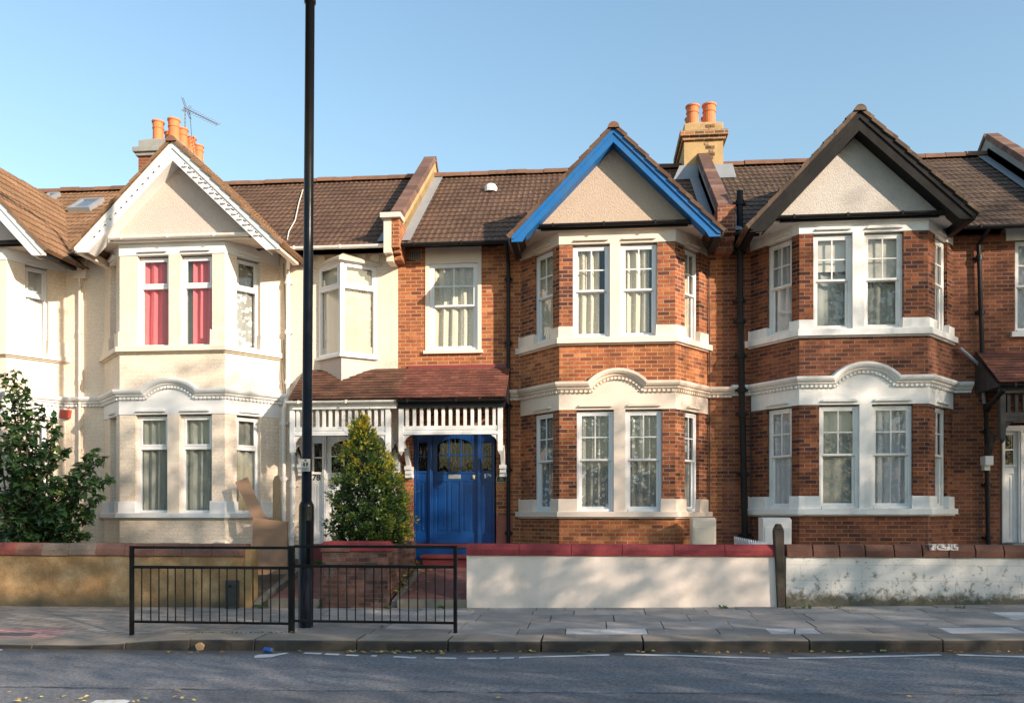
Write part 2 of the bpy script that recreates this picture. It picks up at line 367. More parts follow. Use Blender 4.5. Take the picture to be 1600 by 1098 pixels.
def window(root, fc, u0, u1, z0, z1, zt, style='sash', frame=None, curtain=None, seed=0, recess=.07, bars=True, label=None, transparent=True):
    """One window: outer frame > upper sash, lower sash, pane, curtain."""
    frame = frame or m_upvc; mb = MB(); w = .052; o1 = -recess; o0 = -recess - .07
    mb.ubox(fc, u0, u0 + w, z0, z1, o0, o1); mb.ubox(fc, u1 - w, u1, z0, z1, o0, o1)
    mb.ubox(fc, u0 + w, u1 - w, z1 - w * .8, z1, o0, o1); mb.ubox(fc, u0 + w, u1 - w, z0, z0 + w, o0, o1 + .012)
    if style == 'casement': mb.ubox(fc, u0 + w, u1 - w, zt - .045, zt + .02, o0, o1)
    fr = mb.build('window', frame, root, bevel=.006)
    if label: fr['label'] = label
    a0, a1 = u0 + w, u1 - w
    def sash(zb, zt_, off, sw, glz):
        s = MB(); t = .035
        s.ubox(fc, a0, a0 + sw, zb, zt_, off - t, off); s.ubox(fc, a1 - sw, a1, zb, zt_, off - t, off)
        s.ubox(fc, a0 + sw, a1 - sw, zb, zb + sw, off - t, off); s.ubox(fc, a0 + sw, a1 - sw, zt_ - sw, zt_, off - t, off)
        if glz:
            um = (a0 + a1) / 2; zm = (zb + zt_) / 2; g = .012
            s.ubox(fc, um - g, um + g, zb + sw, zt_ - sw, off - .022, off - .004)
            s.ubox(fc, a0 + sw, um - g, zm - g, zm + g, off - .022, off - .004); s.ubox(fc, um + g, a1 - sw, zm - g, zm + g, off - .022, off - .004)
        s.build('sash', frame, fr, bevel=.004)
    if style == 'sash':
        sash(zt, z1 - w * .8, o1 - .006, .038, bars); sash(z0 + w, zt + .03, o1 - .045, .042, False)
    else:
        sash(zt + .02, z1 - w * .8, o1 + .008, .036, False); 
    p = MB(); e = .03
    if style == 'sash':
        p.poly([fc.pt(a0 + e, zt + e, o1 - .02), fc.pt(a1 - e, zt + e, o1 - .02), fc.pt(a1 - e, z1 - e, o1 - .02), fc.pt(a0 + e, z1 - e, o1 - .02)])
        p.poly([fc.pt(a0 + e, z0 + w + e, o1 - .062), fc.pt(a1 - e, z0 + w + e, o1 - .062), fc.pt(a1 - e, zt + .02, o1 - .062), fc.pt(a0 + e, zt + .02, o1 - .062)])
    else:
        p.poly([fc.pt(a0 + e, zt + .04, o1 - .012), fc.pt(a1 - e, zt + .04, o1 - .012), fc.pt(a1 - e, z1 - e, o1 - .012), fc.pt(a0 + e, z1 - e, o1 - .012)])
        p.poly([fc.pt(a0 - .002, z0 + w - .002, o1 - .05), fc.pt(a1 + .002, z0 + w - .002, o1 - .05), fc.pt(a1 + .002, zt - .043, o1 - .05), fc.pt(a0 - .002, zt - .043, o1 - .05)])
    p.build('pane', m_glass, fr)
    for k, c in enumerate(curtain or []):
        # (material, fraction from, fraction to, bottom fraction, amplitude, period)
        m, f0, f1, fb, amp, per = c; W = u1 - u0
        curtain_sheet(fc, u0 + W * f0, u1 - W * (1 - f1), z0 + (z1 - z0) * fb + .02, z1 - .02, o1 - .10 - .06 * k, amp, per, seed * 7 + k).build('curtain', m, fr, smooth=True)
    return fr

def wall_face(mb, fc, u0, u1, z0, z1, holes, th=.25):
    us = sorted({u0, u1, *[h[0] for h in holes], *[h[1] for h in holes]}); zs = sorted({z0, z1, *[h[2] for h in holes], *[h[3] for h in holes]})
    for i in range(len(us) - 1):
        for j in range(len(zs) - 1):
            a, b, c, d = us[i], us[i + 1], zs[j], zs[j + 1]; um, zm = (a + b) / 2, (c + d) / 2
            if any(h[0] < um < h[1] and h[2] < zm < h[3] for h in holes): continue
            mb.poly([fc.pt(a, c), fc.pt(b, c), fc.pt(b, d), fc.pt(a, d)]); mb.poly([fc.pt(a, c, -th), fc.pt(a, d, -th), fc.pt(b, d, -th), fc.pt(b, c, -th)])
    for a, b, c, d in holes:
        for (p, q) in (((a, c), (b, c)), ((b, c), (b, d)), ((b, d), (a, d)), ((a, d), (a, c))):
            mb.poly([fc.pt(*p), fc.pt(*q), fc.pt(q[0], q[1], -th), fc.pt(p[0], p[1], -th)])

class Path:                         # a moulding run along a plan polyline, with an arch in one face
    def __init__(s, pts): 
        s.P = [V(p) for p in pts]; s.m = miters(s.P); s.S = [0]
        for i in range(len(s.P) - 1): s.S.append(s.S[-1] + (s.P[i + 1] - s.P[i]).length)
    def seg(s, q):
        for i in range(len(s.P) - 1):
            if q <= s.S[i + 1] + 1e-6: return i
        return len(s.P) - 2
    def pos(s, q, o, corner=None):
        if corner is not None: p = s.P[corner] + s.m[corner] * o; return p
        i = s.seg(q); d = (s.P[i + 1] - s.P[i]).normalized(); n = V((d.y, -d.x)); return s.P[i] + d * (q - s.S[i]) + n * o

def arch_path(pp, z, iface, sc_, hw, rise):
    """list of (s, z, corner) following the wall line, over an arch centred sc_ in face iface"""
    out = [(pp.S[i], z, i) for i in range(iface + 1)]
    r = (hw * hw + rise * rise) / (2 * rise); zc = z + rise - r; a0 = math.asin(min(1, hw / r))
    for k in range(17):
        a = -a0 + 2 * a0 * k / 16; out.append((sc_ + r * math.sin(a), zc + r * math.cos(a), None))
    out += [(pp.S[i], z, i) for i in range(iface + 1, len(pp.P))]
    return out

def sweep(mb, pp, path, prof, closed=True):
    n = len(prof); b = len(mb.v); dirs = []
    for i, (q, z, c) in enumerate(path):
        q0, z0, _ = path[max(0, i - 1)]; q1, z1, _ = path[min(len(path) - 1, i + 1)]
        t = V((q1 - q0, z1 - z0)).normalized()
        if c is not None: t = V((1, 0))
        elif i + 1 < len(path):     # mitre of the two neighbours
            ta = V((q - q0, z - z0)); tb = V((q1 - q, z1 - z))
            if ta.length > 1e-6 and tb.length > 1e-6:
                na = V((-ta.y, ta.x)).normalized(); nb = V((-tb.y, tb.x)).normalized(); m = na + nb; m = m / max(.3, m.dot(na)); dirs.append(m)
                for o, h in prof:
                    p = pp.pos(q + m.x * h, o); mb.v.append(V((p.x, p.y, z + m.y * h)))
                continue
        m = V((-t.y, t.x))
        for o, h in prof:
            p = pp.pos(q, o, c) if c is not None else pp.pos(q + m.x * h, o); mb.v.append(V((p.x, p.y, z + m.y * h)))
    for i in range(len(path) - 1):
        for k in range(n):
            k2 = (k + 1) % n; mb.f.append([b + i * n + k, b + i * n + k2, b + (i + 1) * n + k2, b + (i + 1) * n + k]); mb.t.append(.5)
    mb.f.append([b + k for k in range(n)]); mb.t.append(.5); mb.f.append([b + (len(path) - 1) * n + k for k in range(n)]); mb.t.append(.5)

def dentils(mb, pp, path, step=.075, o0=.01, o1=.06, h0=.0, h1=.045, wd=.038):
    for i in range(len(path) - 1):
        (q0, z0, _), (q1, z1, _) = path[i], path[i + 1]; L = math.hypot(q1 - q0, z1 - z0)
        if L < .02: continue
        t = V(((q1 - q0) / L, (z1 - z0) / L)); nn = V((-t.y, t.x)); k = max(1, int(L / step))
        for j in range(k):
            c = (j + .5) * L / k; pts = []
            for o in (o1, o0):
                for da, dh in ((-wd / 2, h0), (wd / 2, h0), (wd / 2, h1), (-wd / 2, h1)):
                    q = q0 + t.x * (c + da) + nn.x * dh; z = z0 + t.y * (c + da) + nn.y * dh; p = pp.pos(q, o); pts.append((p.x, p.y, z))
            mb.hexa(pts)

CORNICE = [(-.02, 0), (.03, 0), (.035, .045), (.075, .065), (.085, .095), (.12, .11), (.145, .145), (.15, .185), (.11, .195), (-.02, .215)]

def roman_roof(O, A, B, Nn, width, length, course=.27, roll=.118, amp=.0105, step=.02, mb=None):
    """Interlocking double-roman tiles: A along the eave, B up the slope, N outwards."""
    mb = mb or MB(); O, A, B, Nn = V(O), V(A).normalized(), V(B).normalized(), V(Nn).normalized()
    nc = max(1, round(length / course)); cs = length / nc; per = 6; nk = max(2, int(round(width / roll)) * per); g = []
    for j in range(nc):
        for e in (0, 1):
            row = []
            for k in range(nk + 1):
                a = width * k / nk; f = (k % per) / per; h = amp * (math.sin(math.pi * f / .6) if f < .6 else -.12)
                tilecol = int(a / .30); jit = .006 * noise.noise(V((tilecol * 1.7, j * 2.3, O.x))) 
                row.append(O + A * a + B * (cs * (j + e)) + Nn * (h + (step + jit * 2 if e == 0 else 0)) + B * (jit if e == 0 else 0))
            g.append(row)
    b = len(mb.v); W = nk + 1
    for r in g: mb.v += r
    for j in range(len(g) - 1):
        for k in range(nk): mb.f.append([b + j * W + k, b + j * W + k + 1, b + (j + 1) * W + k + 1, b + (j + 1) * W + k]); mb.t.append(.5)
    # tile ends and verge thickness
    for k in range(nk): mb.poly([g[0][k], g[0][k + 1], g[0][k + 1] - Nn * .05, g[0][k] - Nn * .05])
    for c in (0, nk):
        for j in range(len(g) - 1): mb.poly([g[j][c], g[j + 1][c], g[j + 1][c] - Nn * .06, g[j][c] - Nn * .06])
    return mb

def plain_tiles(O, A, B, Nn, width, length, tw=.165, gauge=.10, seed=0):
    mb = MB(); rnd = random.Random(seed); O, A, B, Nn = V(O), V(A).normalized(), V(B).normalized(), V(Nn).normalized(); nr = int(length / gauge); th = .013
    mb.poly([O - Nn * .012, O + A * width - Nn * .012, O + A * width + B * length - Nn * .012, O + B * length - Nn * .012], .3)
    for j in range(nr):
        a = -(tw / 2 if j % 2 else 0)
        while a < width - .001:
            x0, x1 = max(0, a + .002), min(width, a + tw - .002); a += tw
            if x1 - x0 < .02: continue
            l0 = th + rnd.uniform(0, .006); sg = rnd.uniform(-.004, .004); p = []
            for bb, lift in ((j * gauge + sg, l0), (j * gauge + gauge * 1.25, 0.0)):
                p.append((O + A * x0 + B * bb + Nn * lift, O + A * x1 + B * bb + Nn * (lift + rnd.uniform(-.002, .002))))
            dn = Nn * th; tn = min(1, max(0, rnd.gauss(.5, .2)))
            mb.hexa([p[0][0] - dn, p[0][1] - dn, p[1][1] - dn, p[1][0] - dn, p[0][0], p[0][1], p[1][1], p[1][0]], tn)
    return mb

def ridge_caps(p0, p1, r=.13, seg=.42, mb=None):
    mb = mb or MB(); p0, p1 = V(p0), V(p1); d = (p1 - p0); L = d.length; d = d / L; n = max(1, round(L / seg)); side = d.cross(V((0, 0, 1))).normalized(); up = side.cross(d)
    rnd = random.Random(int(L * 100))
    for i in range(n):
        a, b = p0 + d * (L * i / n), p0 + d * (L * (i + 1) / n + .02); rr = r + rnd.uniform(-.008, .008); dz = V((0, 0, rnd.uniform(-.006, .006))); tt = rnd.uniform(.2, .8); k = 8; bb = len(mb.v)
        for q, s_ in ((a, 1.0), (b, .95)):
            for j in range(k + 1):
                an = math.pi * j / k; mb.v.append(q + dz + side * math.cos(an) * rr * s_ + up * (math.sin(an) * rr * s_ - .05))
        for j in range(k): mb.f.append([bb + j, bb + j + 1, bb + k + 2 + j, bb + k + 1 + j]); mb.t.append(tt)
        mb.f.append([bb + j for j in range(k + 1)]); mb.t.append(tt); mb.f.append([bb + k + 1 + j for j in range(k + 1)]); mb.t.append(tt)
    return mb

ZE, YE, YR, ZR = 6.66, 15.62, 19.1, 9.26      # eave and ridge of the terrace
SL = math.hypot(YR - YE, ZR - ZE); BU = V((0, YR - YE, ZR - ZE)) / SL; NU = V((0, -BU.z, BU.y))
def roof_z(y): return ZE + (y - YE) * (ZR - ZE) / (YR - YE)

def body(root, x0, x1, mat, sides=(1, 1)):
    """back wall and party walls: the house is a closed box"""
    mb = MB(); mb.box(x0 + .14, x1 - .14, 22.4, 22.6, 0, 6.6)
    for s, x in zip(sides, (x0, x1)):
        if s: mb.prism([(x - .1, 16.16, 0), (x - .1, 22.6, 0), (x - .1, 22.6, 6.55), (x - .1, 19.1, 9.15), (x - .1, 16.16, roof_z(16.16) - .08)], (.2, 0, 0))
    mb.build('house_wall', mat, root)
    f = MB(); f.box(x0 + .15, x1 - .15, 16.2, 22.3, .62, .80); f.box(x0 + .15, x1 - .15, 16.2, 22.3, 4.1, 4.3); f.build('floor_slab', m_dark_room, root)
    f = MB(); f.box(x0 + .15, x1 - .15, 17.6, 17.7, .8, 6.5); f.build('inner_wall', m_dark_room, root)

def main_roof(root, x0, x1, mat, ridge_mat=None):
    mb = roman_roof((x0, YE - .12, roof_z(YE - .12)), (1, 0, 0), BU, NU, x1 - x0, SL + .15 / BU.y * 1)
    mb.poly([(x0, YR, ZR), (x1, YR, ZR), (x1, 22.75, ZR - 2.75), (x0, 22.75, ZR - 2.75)])
    r = mb.build('roof', mat, root)
    ridge_caps((x0, YR + .02, ZR + .05), (x1, YR + .02, ZR + .05)).build('ridge_tile_row', ridge_mat or mat, r, smooth=False)
    return r

def gutter(root, x0, x1, y, z, mat, r=.055, br=.9):
    mb = MB(); k = 8; pts = [(y + r * math.cos(math.pi + math.pi * j / k), z + r * math.sin(math.pi + math.pi * j / k)) for j in range(k + 1)]
    pts = pts + [(yy * .86 + y * .14, zz * .86 + z * .14) for yy, zz in pts[::-1]]
    mb.prism([(x0, a, b) for a, b in pts], (x1 - x0, 0, 0))
    x = x0 + .25
    while x < x1 - .1:
        mb.box(x - .018, x + .018, y - r - .008, y + r + .03, z - .008, z + .012); mb.box(x - .018, x + .018, y - r - .01, y - r + .006, z - .05, z + .0); x += br
    return mb.build('gutter', mat, root)

def downpipe(root, pts, mat, r=.036, collars=(), name='downpipe'):
    mb = MB(); mb.tube(pts, r, 10)
    for i in range(len(pts) - 1):
        a, b = V(pts[i]), V(pts[i + 1]); L = (b - a).length
        if L > 1.2:
            n = int(L / 1.5) + 1
            for k in range(n + 1):
                c = a + (b - a) * ((k + .25) / (n + .5)); d = (b - a).normalized() * .045; mb.tube([c - d, c + d], r * 1.35, 10); mb.box(c.x - r * 2, c.x + r * 2, c.y, c.y + .1, c.z - .02, c.z + .02)
    return mb.build(name, mat, root, smooth=False)

def gable(root, xa, hl, hr, za, ztl, ztr, bw, m_board, m_tiles, m_panel, m_soffit, m_gut, zbase, deco=None, m_ridge=None, board_name='barge_board', back=18.0):
    """front gable over the bay: tiles, barge boards, rendered panel, gutter and soffit"""
    for s, h, zt in ((-1, hl, ztl), (1, hr, ztr)):
        m = (za - zt) / h
        def P(d, dz): return (xa + s * d, za - m * d + dz)
        def pr(mb, prof, y0, y1): mb.prism([(x, y0, z) for x, z in prof], (0, y1 - y0, 0))
        mb = MB(); din = h - .20
        pr(mb, [P(0, 0), P(h, 0), P(h, -.09), P(h - .19, -.09 - .19 * m), P(h - .26, -bw), P(0, -bw)], YG, YG + .04)
        pr(mb, [P(0, 0), P(h, 0), P(h, -.05), P(h - .05, -bw * .36), P(0, -bw * .36)], YG - .022, YG)
        pr(mb, [P(0, -bw + .03), P(din - .03, -bw + .03), P(din - .05, -bw + .004), P(0, -bw + .004)], YG + .041, YG + .28)
        if deco == 'holes':
            d = .25
            while d < h - .35:
                x, z = P(d, -bw * .55); q = MB(); d += .105
                mb.box(x - .035, x + .035, YG - .034, YG - .001, z - .05 - .0, z - .015) if s > 0 else None
        o = mb.build(board_name, m_board, root)
        if deco == 'holes':
            hb = MB(); d = .25
            while d < h - .35:
                x, z = P(d, -bw * (.52 if s < 0 else .50)); k = .011 if s < 0 else .017
                if s < 0: hb.tube([(x, YG - .026, z - .02), (x, YG + .001, z - .02)], k, 8)
                else: hb.tube([(x - .022, YG - .006, z + .005), (x, YG - .006, z - .022), (x + .03, YG - .006, z - .032)], .008, 5)
                d += .105 if s < 0 else .075
            hb.build('pierced_hole', m_black, o)
        eb = MB(); eb.box(*sorted((xa + s * (h - .10), xa + s * (h + .0))), YG + .045, 15.62, zt - .10, zt + .03); eb.build('added_eaves_board', m_gut if m_gut is not m_gutter_w else m_soffit, root)  # added board; black with black gutters, to stand for shadow under the eaves
        # tiles on the slope
        B = V((-s * h, 0, za - zt)).normalized(); Nn = V((s * (za - zt), 0, h)).normalized(); Lr = math.hypot(h, za - zt)
        O = V((xa + s * h, YG - .05, zt)) + Nn * .055 - B * .05
        if s > 0: mbt = roman_roof(O, (0, 1, 0), B, Nn, back - YG, Lr + .06)
        else: mbt = roman_roof(O, (0, 1, 0), B, Nn, back - YG, Lr + .06)
        # solid underlay so that the slope reads thick from below
        mbt.prism([tuple(O - Nn * .06 + V((0, .03, 0))), tuple(O + B * (Lr + .02) - Nn * .06 + V((0, .03, 0))), tuple(O + B * (Lr + .0) - Nn * .03 + V((0, .03, 0))), tuple(O - Nn * .03 + V((0, .03, 0)))], (0, back - YG - .1, 0))
        mbt.build('gable_roof', m_tiles, root)
    ridge_caps((xa, YG - .08, za + .03), (xa, back + .05, za + .03), .105).build('gable_ridge', m_ridge or m_tiles, root)
    mz = (za - ztl) / hl; mr = (za - ztr) / hr; yb = 14.93
    pm = MB(); zl = zbase
    pm.prism([(xa - (za - .06 - zl) / mz, yb, zl), (xa + (za - .06 - zl) / mr, yb, zl), (xa, yb, za - .06)], (0, .05, 0)); pm.build('gable_panel', m_panel, root)
    xl, xr = xa - (za - bw - zl) / mz + .02, xa + (za - bw - zl) / mr - .02
    gutter(root, xl - .06, xr + .06, 14.83, zl - .035, m_gut)
    sf = MB(); sf.prism([(xa - hl + .12, 14.9, zl - .11), (xa + hr - .12, 14.9, zl - .11), (xa + hr - .12, 15.85, zl - .11), (xa - hl + .12, 15.85, zl - .11)], (0, 0, .025))
    sf.build('soffit', m_soffit, root)
    q = MB(); q.box(xl - .03, xr + .03, 14.885, 14.925, zl - .115, zl + .005); q.build('fascia', m_gut, root)

def bay(root, S):
    wl, cl, cr, wr = [V(p) for p in S['plan']]; FL, FF, FR = Face(wl, cl), Face(cl, cr), Face(cr, wr)
    mw, mt = S['brick'], S['trim']; Zz = S['z']
    for k in (0, 1):
        mt = S.get('trim0', S['trim']) if k == 0 else S['trim']
        zs, zp, zb, zt, zsb = Zz['sill%d' % k], Zz['pier%d' % k], Zz['bandb%d' % k], Zz['bandt%d' % k], Zz['sillb%d' % k]
        wf = S['win%d' % k]; (f0, f1), (f2, f3) = [(FF.u(a), FF.u(b)) for a, b in wf]
        l0, l1 = [S['uL'][i] for i in (0, 1)]; r0, r1 = [S['uR'][i] for i in (0, 1)]
        groups = [[wl, FL.p2(l0)], [FL.p2(l1), cl, FF.p2(f0)], [FF.p2(f3), cr, FR.p2(r0)], [FR.p2(r1), wr]]
        for g in groups:
            wall = MB(); wall.ring(g, zs, zb, 0, .22); pr_ = wall.build('bay_pier', S.get('pier', mw), root)
            ped = MB(); ped.ring(g, zs, zp, .035, .12, ext=.018); ped.build('pier_base', mt, pr_, bevel=.012)
        mu = MB(); mu.ring([FF.p2(f1), FF.p2(f2)], zs, zb, .012, .22); mu.build('mullion', S.get('mull', mt), root)
        b = MB(); b.ring([wl, cl, cr, wr], zb, zt, .015, .22)
        # little hood ledges over each window
        for fc, a, c in ((FL, l0, l1), (FF, f0, f1), (FF, f2, f3), (FR, r0, r1)):
            w = c - a; b.ubend(fc, [(a + .03, zb + .05), (c - .03, zb + .05), (c - .07, zb + .095), (a + .07, zb + .095)], .01, .06)
        b.build('lintel_band', S.get('band', mt), root)
        s = MB(); s.ring([wl, cl, cr, wr], zsb, zs, .085, .22, ext=.06); s.ring([wl, cl, cr, wr], zsb - .03, zsb, .04, .2, ext=.03); s.build('window_sill', mt, root, bevel=.008)
        lo = Zz['cornb'] if k else .2
        wall = MB(); wall.ring([wl, cl, cr, wr], lo, zsb - .03, 0, .22); wall.build('bay_wall', mw, root)
        for i, (fc, a, c) in enumerate(((FL, l0, l1), (FF, f0, f1), (FF, f2, f3), (FR, r0, r1))):
            window(root, fc, a, c, zs, zb - .025, zs + (zb - zs) * S['rail'], S['style'], S['frame'], S['curt%d' % k][i], seed=hash_(S['name']) + k * 4 + i, recess=S.get('recess', .06))
    # cornice with an arched hump over the ground-floor band
    z = Zz['cornb']; pl = [V((wl.x - S['ext'][0], YW)), wl, cl, cr, wr, V((wr.x + S['ext'][1], YW))]; pp = Path(pl); sc_ = pp.S[2] + FF.u(S['archpx']); hw = S['archw']
    pth = arch_path(pp, z, 2, sc_, hw, S['rise']); cn = MB(); sweep(cn, pp, pth, CORNICE); co = cn.build('cornice', S.get('corn', mt), root)
    dn = MB(); dentils(dn, pp, [p for p in pth]); dn.build('dentil_trim', S.get('corn', mt), co)
    ap = MB(); r = (hw * hw + S['rise'] ** 2) / (2 * S['rise']); zc = z + S['rise'] - r; a0 = math.asin(min(1, hw / r)); uc = FF.u(S['archpx'])
    ap.ubend(FF, [(uc + r * math.sin(-a0 + 2 * a0 * i / 16), zc + r * math.cos(-a0 + 2 * a0 * i / 16)) for i in range(17)], -.1, .017); ap.build('arch_panel', S.get('band', mt), root)
    return FL, FF, FR

m_came = plain('lead came', (.07, .07, .066), .6, .2)
def hash_(s): return sum(ord(c) for c in s) % 97

def party_coping(root, x, mat_side, y0=15.5, h=.40, w=.30, flash=None):
    """party wall carried up through the roof, capped with bricks on edge"""
    mb = MB(); a = (x - w / 2, y0, roof_z(y0) - .3)
    prof = [(y0, roof_z(y0) - .1), (YR, ZR - .1), (22.6, ZR - 2.7), (22.6, ZR - 2.3), (YR, ZR + h), (y0, roof_z(y0) + h)]
    mb.prism([(x - w / 2 + .03, y, z) for y, z in prof], (w - .06, 0, 0)); o = mb.build('parapet', mat_side, root)
    cp = MB(); L = math.hypot(YR - y0, ZR - roof_z(y0)); n = int(L / .235); rnd = random.Random(int(x * 31))
    for i in range(n):
        b0, b1 = L * i / n + .004, L * (i + 1) / n - .004; q = V((x - w / 2, y0, roof_z(y0) + h)) + NU * rnd.uniform(0, .006)
        c0, c1 = q + BU * b0, q + BU * b1; W = V((w, 0, 0)); t = NU * .10; rr = rnd.random()
        cp.hexa([c0, c0 + W, c1 + W, c1, c0 + t + V((.03, 0, 0)), c0 + t + W - V((.03, 0, 0)), c1 + t + W - V((.03, 0, 0)), c1 + t + V((.03, 0, 0))], rr)
    q = V((x - w / 2, YR, ZR + h)); cp.prism([tuple(q), tuple(q + V((0, 0, .115))), (q.x, 22.6, ZR - 2.2), (q.x, 22.6, ZR - 2.3)], (w, 0, 0), .5)
    cp.build('coping', m_coping_tile, o)
    fl = MB()
    for s in (-1, 1):
        xx = x + s * (w / 2 - .03); p = V((xx, YE - .05, roof_z(YE - .05))) + NU * .05; q = V((xx, YR, ZR)) + NU * .05; e = V((s * .20, 0, 0))
        fl.poly([p, p + e, q + e, q]); fl.poly([p, q, q + NU * .14, p + NU * .14] if s < 0 else [p, p + NU * .14, q + NU * .14, q])
    for s in (-1, 1): pass
    fl.build('flashing', m_lead, o)
    return o

def pot(mb, x, y, z, r=.125, h=.42):
    mb.lathe((x, y, z), [(r * 1.02, 0), (r * .98, .05), (r * .95, h * .62), (r * 1.06, h * .64), (r * 1.06, h * .68), (r * .97, h * .7), (r * 1.02, h * .9), (r * 1.16, h * .93), (r * 1.16, h), (r * .9, h), (r * .85, h * .8)], 20)

def bracket(root, x, ytop, ztop, zbot, mat, w=.075, corb=True):
    mb = MB(); y1 = YW - .06
    mb.prism([(x - w / 2, ytop, ztop), (x - w / 2, ytop + .09, ztop), (x - w / 2, ytop + .25, ztop - .32), (x - w / 2, y1 - .22, zbot + .42), (x - w / 2, y1, zbot + .12), (x - w / 2, y1, zbot), (x - w / 2, y1 - .1, zbot), (x - w / 2, y1 - .34, zbot + .38), (x - w / 2, ytop + .12, ztop - .38)], (w, 0, 0))
    if corb:
        mb.box(x - w * .9, x + w * .9, YW - .22, YW + .02, zbot - .02, zbot + .05); mb.box(x - w * .8, x + w * .8, YW - .19, YW + .02, zbot - .10, zbot - .02); mb.box(x - w * .9, x + w * .9, YW - .16, YW + .02, zbot - .17, zbot - .10)
    return mb.build('porch_bracket', mat, root)

def screen(root, x0, x1, zt, zm, zb, n, mat, drop=.42, y=15.06):
    """fretwork screen hanging under the porch roof"""
    mb = MB(); w = .085
    for x in (x0, x1 - w):
        mb.box(x, x + w, y - .012, y + .085, zb - drop + .03, zt); mb.prism([(x, y - .012, zb - drop + .03), (x + w, y - .012, zb - drop + .03), (x + w * .5, y + .03, zb - drop - .05)], (0, .02, 0))
    mb.box(x0 + w, x1 - w, y, y + .07, zt - .07, zt); mb.box(x0 + w, x1 - w, y, y + .07, zb, zb + .075); mb.box(x0 + w, x1 - w, y - .012, y + .08, zb - .085, zb - .03); mb.box(x0 + w, x1 - w, y + .01, y + .06, zb - .03, zb)
    L = x1 - x0 - 2 * w
    for i in range(n):
        c = x0 + w + L * (i + .5) / n; mb.box(c - .028, c + .028, y + .012, y + .058, zb + .075, zt - .07)
    for s, xx in ((1, x0 + w), (-1, x1 - w)):
        mb.prism([(xx, y + .01, zb - .085), (xx + s * .16, y + .01, zb - .085), (xx + s * .12, y + .01, zb - .10), (xx + s * .05, y + .01, zb - .15), (xx, y + .01, zb - .24)], (0, .05, 0))
    return mb.build('porch_screen', mat, root)

def text(body, size, loc, mat, parent, name='house_number'):
    c = bpy.data.curves.new(name, 'FONT'); c.body = body; c.size = size; c.extrude = .004; c.offset = .003 if size > .1 else 0; c.align_x = 'CENTER'; c.align_y = 'CENTER'; c.materials.append(mat)
    t_ = bpy.data.objects.new('lettering', c); COL.objects.link(t_); bpy.context.view_layer.update(); dg = bpy.context.evaluated_depsgraph_get(); me = bpy.data.meshes.new_from_object(t_.evaluated_get(dg)); bpy.data.objects.remove(t_); bpy.data.curves.remove(c)
    me.name = name; o = bpy.data.objects.new(name, me); COL.objects.link(o); o.rotation_euler = (R(90), 0, 0); o.parent = parent
    o.location = V(loc) - wloc(parent); return o

